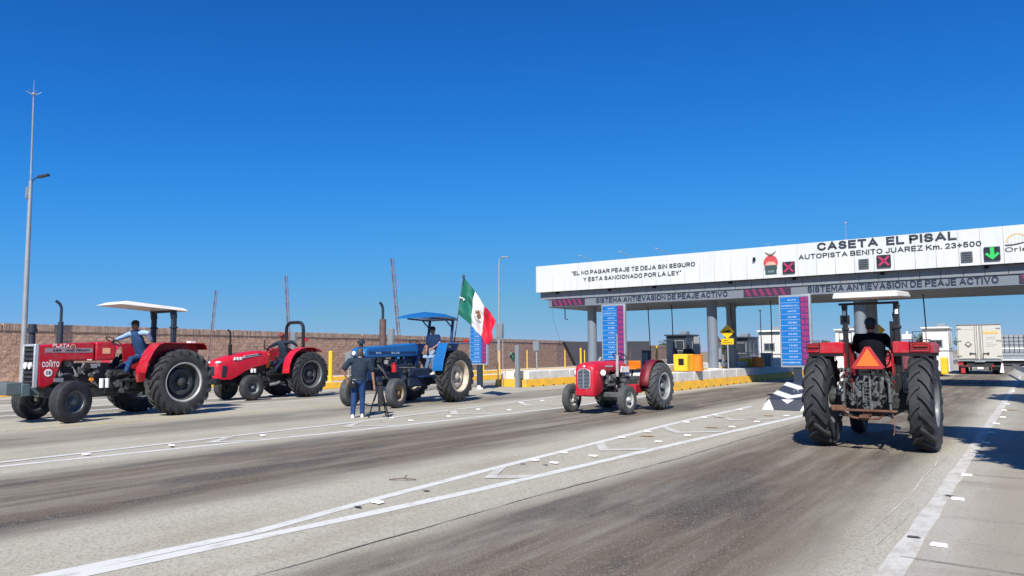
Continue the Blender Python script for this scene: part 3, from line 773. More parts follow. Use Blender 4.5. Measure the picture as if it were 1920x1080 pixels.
# ---------------------------------------------------------------- toll canopy
def canopy():
    Y = 35.0; X0, X1 = -23.19, 9.0
    t = thing('toll_canopy', 'long white toll plaza canopy with dark lettering on grey columns over the lanes', 'canopy', (0, 0, 0))
    zb = 5.05; zt = 6.55
    seams = [X0, -22.08, -21.27, -20.5, -19.71, -18.97, -18.13, -17.35, -16.57, -15.79, -15.0, -14.24, -13.45, -12.69, -11.88, -11.11, -10.32, -9.52, -8.76, -7.94, -7.14, -6.36, -5.57, -4.79, -4.0, -3.22, -2.41, -1.66, -0.87]
    while seams[-1] < X1 - 0.8: seams.append(seams[-1] + 0.79)
    for k in range(len(seams) - 1):
        a, c = seams[k], seams[k + 1]
        b = MB(); b.box(((a + c) / 2, Y + 0.03, (zb + zt) / 2), (c - a - 0.007, 0.06, zt - zb))
        b.build('fascia_panel', panelwhite if (k * 7) % 3 else panelwhite2, t, bevel=0.006, segs=1)
        b = MB(); b.box(((a + c) / 2 + 0.1, Y + 0.33, 4.845), (c - a - 0.014, 0.06, 0.40))
        b.build('band_panel', panelgrey, t, bevel=0.004, segs=1)
    xe = seams[-1]
    # left end fascia
    yb = Y + 6.6
    y = Y + 0.07
    while y < yb - 0.1:
        l_ = min(0.95, yb - y)
        b = MB(); b.box((X0 + 0.03, y + l_ / 2, (zb + zt) / 2), (0.06, l_ - 0.018, zt - zb)); b.build('fascia_panel', panelwhite, t, bevel=0.006, segs=1)
        y += 0.95
    b = MB()
    b.box(((X0 + xe) / 2 + 0.05, Y + 3.35, (zb + zt) / 2 - 0.02), (xe - X0 - 0.05, 6.5, zt - zb - 0.1))
    b.build('roof_core', panelgrey2, t)
    b = MB(); b.box(((X0 + xe) / 2 + 0.2, Y + 3.45, 4.84), (xe - X0 - 0.35, 6.1, 0.42)); b.build('band_core', panelgrey, t)
    b = MB(); b.box(((X0 + xe) / 2 + 0.3, Y + 3.40, 4.41), (xe - X0 - 0.6, 6.0, 0.46)); b.build('soffit_beam', soffit, t)
    b = MB(); b.box(((X0 + xe) / 2 + 0.3, Y + 0.375, 4.42), (xe - X0 - 0.6, 0.03, 0.44)); b.build('lower_band', panelgrey2, t, bevel=0.004, segs=1)
    yF = Y - 0.0
    U = (1, 0, 0); V = (0, 0, 1)
    text('\u201cEL NO PAGAR PEAJE TE DEJA SIN SEGURO', 'lettering', letterdark, t, (-20.8, yF, 5.87), U, V, 7.13, 0.235, 0.012, 0.22)
    text('Y ESTA SANCIONADO POR LA LEY\u201d', 'lettering', letterdark, t, (-20.07, yF, 5.49), U, V, 5.67, 0.235, 0.012, 0.22)
    text('CASETA  EL PISAL', 'lettering', letterdark, t, (-7.88, yF, 6.15), U, V, 5.43, 0.37, 0.012, 0.25)
    text('AUTOPISTA BENITO JUAREZ Km. 23+500', 'lettering', letterdark, t, (-8.71, yF, 5.81), U, V, 7.1, 0.23, 0.012, 0.20)
    yL = Y + 0.36
    text('SISTEMA ANTIEVASION DE PEAJE ACTIVO', 'lettering', letterblue, t, (-19.5, yL, 4.30), U, V, 7.3, 0.28, 0.012, 0.22)
    text('SISTEMA ANTIEVASION DE PEAJE ACTIVO', 'lettering', letterblue, t, (-8.46, yL, 4.30), U, V, 7.34, 0.30, 0.012, 0.22)
    hz_d = M('hazard_dark', (0.04, 0.022, 0.05), 0.5, 0, 0.1, 4); hz_p = M('hazard_purple_red', (0.20, 0.025, 0.085), 0.5, 0, 0.1, 4)
    for a, c in ((-22.33, -20.2), (-11.4, -9.2), (-0.43, 1.8)):
        b = MB(); b.box(((a + c) / 2, yL - 0.015, 4.43), (c - a, 0.03, 0.35)); p = b.build('hazard_board', hz_d, t)
        b = MB(); x = a + 0.06
        while x < c - 0.34:
            b.add([(x + 0.16, yL - 0.034, 4.262), (x + 0.32, yL - 0.034, 4.262), (x + 0.16, yL - 0.034, 4.598), (x, yL - 0.034, 4.598)], [(0, 1, 2, 3)]); x += 0.32
        b.build('hazard_stripes', hz_p, p, smooth=0)
    disp = M('display_black', (0.02, 0.022, 0.028), 0.35, 0, 0.1, 5)
    dg_ = M('display_grey', (0.10, 0.12, 0.13), 0.4, 0, 0.15, 5)
    pink = E_('led_pink_red', (0.75, 0.03, 0.17), 0.6); greenl = E_('led_green', (0.02, 0.75, 0.15), 0.75)
    def cross(cx, cz):
        b = MB(); b.box((cx, yF - 0.04, cz), (0.54, 0.08, 0.53)); p = b.build('lane_display', disp, t, bevel=0.01)
        b = MB()
        for s in (1, -1): b.box((cx, yF - 0.085, cz), (0.56, 0.008, 0.09), (0, s * R_(45), 0))
        b.build('red_cross', pink, p)
        for q in range(6):
            pass
    cross(-9.15, 5.49); cross(-5.18, 5.48)
    for cx in (-5.98, -2.13):
        b = MB(); b.box((cx, yF - 0.03, 5.425), (0.40, 0.06, 0.42)); p = b.build('lane_display', dg_, t, bevel=0.01)
        b = MB()
        for q in range(4): b.box((cx, yF - 0.065, 5.29 + q * 0.09), (0.32, 0.01, 0.03))
        b.build('display_slat', disp, p)
    cx, cz = -1.26, 5.48
    b = MB(); b.box((cx, yF - 0.04, cz), (0.54, 0.08, 0.54)); p = b.build('lane_display', disp, t, bevel=0.01)
    b = MB(); b.add([(cx + dx, yF - 0.087, cz + dz) for dx, dz in [(-0.07, 0.25), (0.07, 0.25), (0.07, -0.06), (0.18, 0.05), (0.25, -0.02), (0, -0.25), (-0.25, -0.02), (-0.18, 0.05), (-0.07, -0.06)]], [tuple(range(9))])
    b.build('green_arrow', greenl, p, smooth=0)
    # small camera
    b = MB(); b.box((-10.72, yF - 0.06, 6.0), (0.10, 0.12, 0.15)); b.cyl((-10.72, yF - 0.12, 6.0), (-10.72, yF - 0.17, 6.0), 0.04); b.build('small_camera', blackm, t)
    # crest: winged red oval over a dark green base
    cr = M('crest_red', (0.50, 0.06, 0.06), 0.5, 0, 0.25, 14); cg = M('crest_green', (0.035, 0.07, 0.07), 0.5, 0, 0.35, 14); cw = M('crest_cream', (0.60, 0.38, 0.28), 0.5, 0, 0.2, 18); cb = M('crest_brown', (0.14, 0.06, 0.05), 0.5, 0, 0.2, 12)
    cx = -9.97
    root = MB(); root.add([(cx + 0.33 * math.cos(6.283 * i / 28), yF - 0.010, 5.78 + 0.35 * math.sin(6.283 * i / 28)) for i in range(28)], [tuple(range(28))]); crest = root.build('crest', cr, t, smooth=0)
    b = MB()
    b.add([(cx + 0.25 * math.cos(6.283 * i / 24), yF - 0.014, 5.66 + 0.15 * math.sin(6.283 * i / 24)) for i in range(24)], [tuple(range(24))])
    for q in range(5): b.box((cx - 0.16 + q * 0.08, yF - 0.014, 5.80 + 0.02 * (q % 2)), (0.03, 0.006, 0.05))
    b.build('crest_field', cw, crest, smooth=0)
    b = MB(); b.add([(cx + dx, yF - 0.016, 5.22 + dz) for dx, dz in [(-0.26, 0), (0.26, 0), (0.26, 0.22), (0.30, 0.27), (0.26, 0.44), (-0.26, 0.44), (-0.30, 0.27), (-0.26, 0.22)]], [tuple(range(8))]); b.build('crest_base', cg, crest, smooth=0)
    b = MB()
    for s in (1, -1):
        b.add([(cx + s * dx, yF - 0.018, 6.10 + dz) for dx, dz in [(0.0, 0.03), (0.10, 0.10), (0.27, 0.22), (0.20, 0.10), (0.10, 0.03), (0.06, -0.04), (0.0, -0.02)]], [tuple(range(7))])
    b.ball((cx, yF - 0.018, 6.16), (0.035, 0.006, 0.05), 10, 6)
    b.build('crest_eagle', cb, crest, smooth=0)
    b = MB()
    for q in range(4): b.box((cx - 0.12 + q * 0.08, yF - 0.02, 5.36), (0.05, 0.006, 0.10))
    b.build('crest_blocks', M('crest_grey', (0.20, 0.26, 0.26), 0.5), crest)
    # operator logo
    lo = M('logo_ochre', (0.62, 0.45, 0.24), 0.5, 0, 0.08, 6); lk = M('logo_dark', (0.05, 0.05, 0.055), 0.5)
    b = MB()
    ring = []
    n = 18
    for i in range(n + 1):
        a = math.pi * (1.1 - 1.2 * i / n); ring.append((-0.42 + 0.36 * math.cos(a), 5.93 + 0.30 * math.sin(a) * (1 if math.sin(a) > 0 else 0.6)))
    for (x0_, z0_), (x1_, z1_) in zip(ring[:-1], ring[1:]):
        b.add([(x0_, yF - 0.01, z0_), (x1_, yF - 0.01, z1_), (-0.42 + (x1_ + 0.42) * 0.82, yF - 0.01, 5.93 + (z1_ - 5.93) * 0.82), (-0.42 + (x0_ + 0.42) * 0.82, yF - 0.01, 5.93 + (z0_ - 5.93) * 0.82)], [(0, 1, 2, 3)])
    lg = b.build('logo_arch', lo, t, smooth=0, normals=False)
    b = MB()
    for q in range(4): b.box((-0.60 + q * 0.12, yF - 0.008, 5.96), (0.008, 0.006, 0.34))
    b.build('logo_lines', M('logo_grey', (0.40, 0.42, 0.45), 0.5), lg)
    b = MB(); b.add([(x, yF - 0.014, z) for x, z in [(-0.82, 5.80), (-0.55, 5.80), (-0.2, 5.86), (0.15, 5.95), (0.3, 6.02), (0.3, 5.98), (0.0, 5.88), (-0.35, 5.78), (-0.60, 5.74), (-0.82, 5.75)]], [tuple(range(10))]); b.build('logo_swoosh', lk, lg, smooth=0)
    text('Orlen', 'lettering', lk, t, (-0.83, yF, 5.50), U, V, 0.95, 0.19, 0.012, 0.14)
    # columns in pairs
    cnum = 0
    for xc in (-20.35, -13.4, -6.48, 0.5, 7.4):
        for yc in (36.4, 39.3):
            b = MB(); b.cyl((xc, yc, 0.3), (xc, yc, 4.2), 0.255, n=32)
            c = b.build('column', colgrey, t)
            b = MB(); b.cyl((xc, yc, 3.98), (xc, yc, 4.19), 0.30, n=32); b.build('column_collar', colgrey, c)
            b = MB(); b.box((xc, yc, 0.55), (0.7, 0.7, 0.5)); b.build('column_foot', concwhite, c, bevel=0.02)
    # little lamps on the roof edge
    for xl in (-21.0, -18.4, -16.2):
        b = MB(); b.tube([(xl + 0.1, 38, 6.5), (xl, 37.6, 7.0), (xl - 0.35, 37.2, 7.22)], 0.018, 6); c = b.build('flood_lamp_arm', galv, t)
        b = MB(); b.box((xl - 0.45, 37.1, 7.26), (0.20, 0.12, 0.05), (0, R_(20), 0)); b.build('flood_lamp', galv, c, bevel=0.01)
    b = MB(); b.cyl((-7.6, 40, 6.5), (-7.6, 40, 8.05), 0.012, n=6); b.ball((-7.6, 40, 8.1), 0.06, 8, 6); b.build('antenna', galv, t)
    b = MB(); b.cyl((-11.5, 40, 6.5), (-11.5, 40, 7.4), 0.012, n=6); b.box((-11.5, 40, 7.4), (0.5, 0.01, 0.01)); b.build('antenna', galv, t)
    # cables and booms hanging from the soffit
    b = MB()
    for pts in ([(-17.66, 38, 4.2), (-17.62, 38, 3.0), (-17.55, 38, 1.2)], [(-16.25, 38, 4.2), (-16.22, 38, 2.6), (-16.1, 38, 1.0)], [(-12.98, 38, 4.2), (-12.95, 38, 3.3), (-12.8, 38, 2.4)],
                [(-10.9, 38, 4.2), (-10.92, 38, 1.3)], [(-22.0, 36.2, 4.2), (-22.0, 36.2, 3.55), (-21.8, 36.2, 3.5)], [(-4.1, 38, 4.2), (-4.05, 38, 2.6)]):
        b.tube(pts, 0.028, 6)
    b.build('hanging_cable', black, t)
    b = MB()
    for xx in (-21.9, -18.6, -16.0, -12.0, -9.0, -5.3, -1.5): b.box((xx, 35.25, 4.97), (0.14, 0.2, 0.10))
    b.build('soffit_camera', blackm, t)
    b = MB(); b.tube([(-22.5, 35.6, 4.2), (-22.45, 35.7, 3.4), (-22.2, 36.0, 2.2)], 0.006, 5); b.build('loose_wire', blackm, t)
    return t
canopy()

# ---------------------------------------------------------------- price boards
def price_board(x, y, label):
    t = thing('price_board', label, 'sign', (x, y, 0), 0, 'tall blue toll price boards')
    bl = bpy.data.materials.get('board_blue') or M('board_blue', (0.008, 0.145, 0.43), 0.4, 0, 0.06, 3)
    pr = bpy.data.materials.get('board_purple') or M('board_purple', (0.10, 0.03, 0.15), 0.4, 0, 0.06, 3)
    wt = bpy.data.materials.get('board_text') or M('board_text', (0.45, 0.58, 0.75), 0.5)
    pk = bpy.data.materials.get('board_led') or E_('board_led', (0.80, 0.03, 0.28), 0.55)
    W, H, D, zb = 1.02, 2.42, 0.16, 1.10
    b = MB(); b.box((0, 0.0, zb + H / 2), (W, D, H)); c = b.build('cabinet', galv, t, bevel=0.012)
    b = MB(); b.box((-0.135, -D / 2 - 0.004, zb + H / 2), (W - 0.37, 0.012, H - 0.14)); f = b.build('blue_panel', bl, t)
    b = MB(); b.box((0.315, -D / 2 - 0.003, zb + H / 2), (0.27, 0.014, H - 0.14)); b.build('price_panel', pr, t)
    names = ['AUTO', 'AUTOBUS 2-3-4', 'MOTO', '2 EJES', '3 EJES', '4 EJES', '5 EJES', '6 EJES', '7 EJES', '8 EJES', '9 EJES', 'EXCEDENTE']
    nums = ['32', '66', '75', '75', '93', '98', '190', '195', '196', '188', '280', '75']
    yq = -D / 2 - 0.012
    n = 12
    for k in range(n):
        z = zb + H - 0.07 - (k + 0.5) * (H - 0.14) / n
        wide = k in (1, 11)
        text(names[k], 'lettering', wt, f, (-0.43 if wide else -0.22, yq, z - 0.03), (1, 0, 0), (0, 0, 1), 0.56 if wide else 0.28, 0.05, 0.003, 0.2)
        text(nums[k], 'price_digits', pk, f, (0.20, yq, z - 0.055), (1, 0, 0), (0, 0, 1), 0.23, 0.13, 0.004, 0.2)
    b = MB()
    for k in range(1, n):
        z = zb + H - 0.07 - k * (H - 0.14) / n
        b.box((-0.135, yq - 0.001, z), (W - 0.39, 0.004, 0.008))
    b.build('rule_lines', wt, f)
    b = MB(); b.box((0.0, 0.03, zb / 2), (0.26, 0.14, zb)); b.build('post', darkslate, t, bevel=0.01)
    b = MB(); b.cyl((0, 0.03, 0), (0, 0.03, 0.18), 0.16, 0.11, 12); b.build('post_foot', concwhite, t)
    return t
price_board(-6.55, 25.6, 'blue toll price board on a post right behind the striped cushion')
price_board(-13.5, 25.9, 'blue toll price board rising behind the small vintage tractor')
price_board(-20.75, 26.6, 'blue toll price board half covered by the waving flag')

# ---------------------------------------------------------------- striped crash cushion
def cushion():
    t = thing('striped_cushion', 'low concrete island nose painted with black and white chevrons left of the rear-view tractor', 'road barrier', (-5.75, 21.2, 0), 0)
    cbk = M('cushion_black', (0.030, 0.036, 0.055), 0.6, 0, 0.15, 3, dirt=(0.10, 0.10, 0.10), dirt_amt=0.3)
    cwt = M('cushion_white', (0.66, 0.66, 0.64), 0.6, 0, 0.06, 3, dirt=(0.40, 0.38, 0.35), dirt_amt=0.5)
    w = 0.68; L_ = 2.3; h0 = 0.30; h1 = 0.70
    b = MB()
    b.add([(-w, 0, 0), (w, 0, 0), (w - 0.12, 0.12, h0), (-w + 0.12, 0.12, h0), (-w, L_, 0), (w, L_, 0), (w - 0.1, L_, h1), (-w + 0.1, L_, h1)],
          [(0, 1, 2, 3), (3, 2, 6, 7), (1, 5, 6, 2), (4, 0, 3, 7), (5, 4, 7, 6), (4, 5, 1, 0)])
    b.build('body', cbk, t, bevel=0.02)
    def top(u, v):   # u -1..1, v 0..1 along the slope
        hw = (w - 0.12) * (1 - v) + (w - 0.1) * v
        return Vector((u * hw, 0.12 + (L_ - 0.12) * v, h0 + (h1 - h0) * v + 0.006))
    b = MB()
    for v0 in (0.15, 0.66):
        tk = 0.20
        for s in (-1, 1):
            pts = []
            for u, vv in ((0, v0 - 0.13), (s * 1.0, v0 + 0.13), (s * 1.0, v0 + 0.13 + tk), (0, v0 - 0.13 + tk)):
                pts.append(top(u, min(1, max(0, vv))))
            b.add(pts, [(0, 1, 2, 3)])
    def fr(u, zf): return Vector((u * (w - 0.12 * zf), 0.12 * zf - 0.008, h0 * zf))
    for s in (-1, 1):
        b.add([fr(s * 0.52, 0.02), fr(s * 1.0, 0.02), fr(s * 1.0, 0.55), fr(s * 0.90, 1.0)], [(0, 1, 2, 3)])
        b.add([fr(0, 0.62), fr(s * 0.30, 1.0), fr(0, 1.0)], [(0, 1, 2)])
    b.build('white_chevrons', cwt, t, smooth=0, normals=False)
    b = MB(); b.tube([(-0.07, 1.0, 0.42), (-0.05, 1.0, 0.52), (0.05, 1.0, 0.53), (0.08, 1.0, 0.43)], 0.012, 6); b.build('lifting_loop', galv, t)
    return t
cushion()

# ---------------------------------------------------------------- booths
def booth(x, y, w, d, h, body, label, zb=0.3, band=True, roof=True, rz=0):
    t = thing('toll_booth', label, 'toll booth', (x, y, 0), rz, 'toll booths')
    b = MB(); b.box((0, d / 2, zb + (h - zb) / 2), (w, d, h - zb)); bd = b.build('body', body, t, bevel=0.03)
    if roof:
        b = MB(); b.box((0, d / 2 - 0.05, h - 0.02), (w + 0.14, d + 0.3, 0.10)); b.build('roof', white if body is booth_w else booth_d, t, bevel=0.02)
    dk = body is booth_d
    wz, wh, ww = (h - 0.75, 0.7, w - 0.3) if dk else (h - 1.0, 0.42, w - 0.7)
    b = MB(); b.box((0, -0.005, wz), (ww, 0.02, wh)); wd = b.build('window', boothglass, t)
    b = MB()
    for sx, sz, dx, dz in ((0, .5, ww + .06, .05), (0, -.5, ww + .06, .05), (.5, 0, .05, wh), (-.5, 0, .05, wh), (0, 0, .03, wh)): b.box((sx * ww, -0.02, wz + sz * wh), (dx, 0.04, dz))
    b.build('window_frame', galv if dk else galvd, wd)
    for s in (-1, 1):
        b = MB(); b.box((s * (w / 2 + 0.004), d / 2, h - 0.85), (0.02, d - 0.3, 0.85)); wd = b.build('side_window', boothglass, t)
        b = MB(); b.box((s * (w / 2 + 0.02), d / 2, h - 0.85), (0.03, 0.05, 0.85)); b.box((s * (w / 2 + 0.02), d / 2, h - 1.28), (0.04, d - 0.25, 0.05)); b.build('window_frame', galv if dk else galvd, wd)
    b = MB(); b.box((w * .2, d * .4, h + .14), (.5, .6, .24)); b.build('roof_unit', galvd, t, bevel=.02)
    if band:
        b = MB(); b.box((0, d / 2, h - 1.45), (w + 0.05, d + 0.05, 0.06)); b.build('band', galvd if body is booth_w else black, t)
    return t
booth(-20.4, 48.3, 1.45, 2.2, 2.8, booth_d, 'dark grey toll booth standing behind the yellow box left of the paired columns')
booth(-16.6, 49.7, 1.5, 2.2, 2.6, booth_d, 'dark grey booth right behind the column pair by the yellow diamond sign')
booth(-13.6, 46.8, 1.3, 2.4, 2.9, booth_w, 'white toll booth just left of the near price board')
booth(-5.15, 52.8, 1.4, 2.4, 3.05, booth_w, 'white toll booth to the left of the white box truck')
booth(-11.9, 60.3, 1.3, 2.4, 3.25, booth_w, 'white booth seen between the price board and the driver of the rear-view tractor')
# yellow crash blocks and barrels on islands
def yblock(x, y, w, d, h, z, label, hole=True):
    t = thing('yellow_crash_block', label, 'road barrier', (x, y, z), 0)
    b = MB(); b.box((0, d / 2, h / 2), (w, d, h)); b.build('body', yellow2, t, bevel=0.04)
    if hole:
        b = MB(); b.box((0.05, -0.004, h * 0.55), (w * 0.38, 0.02, h * 0.38)); b.build('opening', blackm, t)
    return t
yblock(-13.05, 31.3, 0.66, 0.9, 0.76, 0.77, 'yellow block with a dark square opening on the barrier island')
b = MB(); b.cyl((0, 0, 0), (0, 0, 0.82), 0.30, 0.27, 20); b.cyl((0, 0, 0.82), (0, 0, 0.86), 0.29, 0.25, 20)
tb = b.build('orange_barrel', orangeb); tb.location = (-12.62, 32.2, 0.77); tb.scale = (.95, .95, .86); tag(tb, 'orange drum beside the yellow block with the square opening', 'drum', 'orange drums on the barrier island')
tb2 = tb.copy(); COL.objects.link(tb2); tb2.location = (-12.75, 41.6, 0.77); tb2.scale = (1.2, 1.2, 0.62); tag(tb2, 'low orange drum on the island left of the near price board', 'drum', 'orange drums on the barrier island')
yblock(-13.6, 42.4, 1.3, 1.0, 0.45, 0.77, 'low yellow block left of the low orange drum', False)
yblock(-6.1, 46.5, 0.55, 0.6, 1.25, 0.3, 'upright yellow block behind the left fender of the rear-view tractor', False)
yblock(-6.0, 52.0, 0.5, 0.8, 0.95, 0.3, 'yellow guard block in front of the white booth by the truck', False)
yblock(-4.6, 51.0, 0.35, 0.6, 1.0, 0.2, 'narrow yellow guard block beside the box truck', False)

# ---------------------------------------------------------------- road signs
def sign_diamond():
    t = thing('warning_sign', 'yellow diamond vehicle warning sign over a yellow plate on a thin grey post', 'road sign', (-12.85, 37.0, 0.77))
    b = MB(); b.cyl((0, 0.03, -0.1), (0, 0.03, 1.3), 0.035); b.cyl((0, 0.03, 1.3), (0, 0.03, 2.1), 0.035); b.build('post', galv, t)
    yl = M('sign_yellow', (0.80, 0.50, 0.01), 0.4)
    b = MB(); b.box((0, 0, 1.87), (0.54, 0.02, 0.54), (0, R_(45), 0)); p = b.build('diamond_plate', yl, t, bevel=0.01)
    b = MB()
    for q in range(4):
        pass
    b.box((0.06, -0.014, 1.90), (0.20, 0.006, 0.09)); b.box((-0.04, -0.014, 1.87), (0.10, 0.006, 0.05)); b.box((-0.14, -0.014, 1.88), (0.06, 0.006, 0.10))
    for xx in (-0.02, 0.05, 0.13): b.ball((xx, -0.014, 1.835), (0.025, 0.004, 0.025), 8, 6)
    b.build('truck_symbol', black, p)
    b = MB(); b.box((0, 0, 1.37), (0.64, 0.02, 0.30)); p = b.build('plate', yl, t, bevel=0.01)
    text('PESO Y', 'lettering', black, p, (0, -0.011, 1.43), (1, 0, 0), (0, 0, 1), 0.34, 0.07, 0.002, center=True)
    text('DIMENSIONES', 'lettering', black, p, (0, -0.011, 1.32), (1, 0, 0), (0, 0, 1), 0.46, 0.07, 0.002, center=True)
    t = thing('warning_sign', 'small red-bordered triangle sign over a white plate left of the yellow diamond', 'road sign', (-14.1, 39.0, 0.77))
    b = MB(); b.cyl((0, 0.03, -0.1), (0, 0.03, 1.5), 0.035); b.build('post', galv, t)
    b = MB(); b.prism([(-0.25, 1.36), (0.25, 1.36), (0, 1.76)], -0.01, 0.01, 'Y'); p = b.build('triangle_plate', M('sign_red', (0.5, 0.02, 0.04), 0.4), t)
    b = MB(); b.add([(-0.17, -0.014, 1.40), (0.17, -0.014, 1.40), (0, -0.014, 1.68)], [(0, 1, 2)]); b.build('triangle_field', M('sign_pink_white', (0.72, 0.50, 0.55), 0.5), p, smooth=0)
    b = MB(); b.box((0, 0, 1.18), (0.42, 0.02, 0.32)); p = b.build('plate', white, t, bevel=0.01)
    text('ALTO', 'lettering', black, p, (0, -0.011, 1.2), (1, 0, 0), (0, 0, 1), 0.26, 0.07, 0.002, center=True)
    t = thing('warning_sign', 'yellow diamond arrow sign half hidden behind the driver seen from the back', 'road sign', (-7.0, 42.5, 0.7))
    b = MB(); b.cyl((0, 0.03, -0.6), (0, 0.03, 2.3), 0.035); b.build('post', galv, t)
    b = MB(); b.box((0, 0, 2.0), (0.86, 0.02, 0.86), (0, R_(45), 0)); p = b.build('diamond_plate', yl, t, bevel=0.01)
    b = MB(); b.box((-0.12, -0.014, 1.95), (0.09, 0.006, 0.30)); b.box((0.02, -0.014, 1.95), (0.09, 0.006, 0.30)); b.box((-0.05, -0.014, 2.1), (0.2, 0.006, 0.06)); b.build('symbol', black, p)
sign_diamond()
# overhead grey equipment box near column 3
b = MB(); b.box((0, 0, 0), (0.5, 0.15, 0.55)); o = b.build('equipment_box', black, bevel=0.01); o.location = (-9.2, 47.0, 3.45); 
tag(o, 'small black display box on a bracket left of the column behind the rear-view tractor', 'display')
b = MB(); b.cyl((0, 0.1, -3.4), (0, 0.1, 0.1), 0.04); b.build('bracket_post', galv, o)
# booth side mirrors and frames (bar gates)
def bar_frame(x, y, w, h, z, label):
    b = MB()
    b.tube([(-w / 2, 0, z), (-w / 2, 0, z + h), (w / 2, 0, z + h), (w / 2, 0, z), (-w / 2, 0, z)], 0.03, 6)
    b.cyl((0, 0, 0.3), (0, 0, z), 0.04)
    o = b.build('mirror_frame', darkslate); o.location = (x, y, 0); tag(o, label, 'metal frame', 'dark steel frames between the booths')
bar_frame(-14.95, 47.0, 0.55, 0.85, 1.55, 'tall dark steel frame left of the white booth')
bar_frame(-15.75, 47.4, 0.42, 0.55, 1.45, 'shorter dark steel frame next to the tall one')
bar_frame(-18.6, 46.5, 0.6, 0.75, 1.1, 'dark steel frame right of the dark booth')

eq = [(-20.9, 44.6, .5, .4, 1.0, darkslate, 'dark equipment cabinet on the island left of the dark booth'), (-13.9, 40.8, .45, .5, 1.05, darkslate, 'dark equipment cabinet at the foot of the column pair by the diamond sign'),
      (-13.2, 44.8, .6, .5, .8, galvd, 'grey cabinet on the island before the white booth'), (-17.3, 50.5, .8, .6, 1.2, iron, 'dark low cabinet right of the column pair'),
      (-20.6, 52.5, .5, .5, 1.5, rust, 'rust brown cabinet behind the orange drum'), (-12.6, 47.6, .5, .6, 1.3, concwhite, 'pale cabinet beside the white booth near the price board')]
for x, y, w_, d_, h_, m_, l_ in eq:
    b = MB(); b.box((0, 0, h_ / 2), (w_, d_, h_)); o = b.build('equipment_cabinet', m_, bevel=.02); o.location = (x, y, .74)
    tag(o, l_, 'cabinet', 'equipment cabinets on the toll islands')
    b = MB(); b.box((0, -d_ / 2 - .005, h_ * .55), (w_ * .7, .012, h_ * .6)); b.build('cabinet_door', galvd, o)
for x, y, h_, l_ in [(-13.1, 43.5, 4.0, 'thin pale pole rising left of the white booth'), (-20.3, 39.5, 3.2, 'thin white pole right of the middle price board'), (-16.9, 56.0, 3.6, 'thin pole beyond the tall steel frame'), (-19.9, 55.0, 3.3, 'thin pale pole between the dark booth and the columns')]:
    b = MB(); b.cyl((0, 0, 0), (0, 0, h_), .035, .025, 8); b.box((0, 0, h_), (.12, .2, .06)); o = b.build('thin_pole', galv); o.location = (x, y, 0); tag(o, l_, 'pole', 'thin poles on the toll islands')

# traffic signal post and light
t = thing('signal_post', 'grey steel post with a green signal lens in front of the barrier island end', 'traffic signal', (-20.1, 28.7, 0))
b = MB(); b.box((0, 0, 1.0), (0.20, 0.16, 2.0)); b.build('post', galvd, t, bevel=0.01)
b = MB(); b.cyl((-0.32, -0.02, 1.52), (-0.22, -0.02, 1.48), 0.16, 0.15, 16); b.cyl((-0.22, -0.02, 1.50), (-0.1, 0, 1.5), 0.05); b.tube([(-0.25, 0, 1.35), (-0.2, 0, 1.22)], 0.07, 8); b.build('signal_housing', darkslate, t)
b = MB(); b.ball((-0.30, -0.05, 1.52), (0.10, 0.10, 0.15), 12, 8); b.build('green_lens', E_('signal_green', (0.05, 0.6, 0.25), 0.35, (0.05, 0.4, 0.2)), t)
# grey cabinet and box sign on posts right of the flag
t = thing('lane_sign', 'back of a grey box sign on two thin posts right of the flag', 'sign', (-21.35, 29.0, 0))
b = MB(); b.box((0, 0, 2.72), (0.36, 0.18, 0.68)); b.build('sign_box', galvd, t, bevel=0.01)
b = MB(); b.cyl((-0.12, 0, 0), (-0.12, 0, 2.4), 0.03); b.cyl((0.1, 0.1, 0.0), (0.1, 0.1, 2.4), 0.02); b.build('post', galv, t)
def box_on_post(x, y, w, h, zt, label, mat=galvd):
    t = thing('lane_sign', label, 'sign', (x, y, 0), 0, 'grey lane signal boxes seen from the back')
    b = MB(); b.box((0, 0, zt - h / 2), (w, 0.2, h)); b.build('sign_box', mat, t, bevel=0.01)
    b = MB(); b.cyl((0, 0, 0), (0, 0, zt - h), 0.05); b.build('post', galv, t)
box_on_post(-32.1, 32.4, 0.42, 1.05, 3.15, 'grey signal box behind the exhaust of the blue tractor')
box_on_post(-36.0, 28.2, 0.40, 1.2, 2.95, 'grey signal box behind the roll bar of the second red tractor')
box_on_post(-33.6, 30.4, 0.5, 1.0, 1.75, 'low grey cabinet behind the rear wheel of the second red tractor')
box_on_post(-24.9, 37.6, 0.42, 0.6, 2.35, 'grey signal box left of the dark shed, above the barrier')
box_on_post(-35.4, 19.8, 0.55, 0.75, 1.55, 'small grey cabinet behind the nose of the second red tractor')
for x, y, h_ in ((-19.0, 44.0, 2.4), (-18.0, 46.0, 2.6), (-16.9, 47.0, 2.5)):
    b = MB(); b.box((0, 0, h_ / 2), (0.34, 0.2, h_)); o = b.build('steel_post', galv, bevel=0.01); o.location = (x, y, 0)
    tag(o, {-19.0: 'leftmost of the three flat light grey posts beyond the small vintage tractor', -18.0: 'middle one of the three flat light grey posts beyond the small vintage tractor',
            -16.9: 'rightmost of the three flat light grey posts beyond the small vintage tractor'}[x], 'post', 'flat grey posts under the canopy')

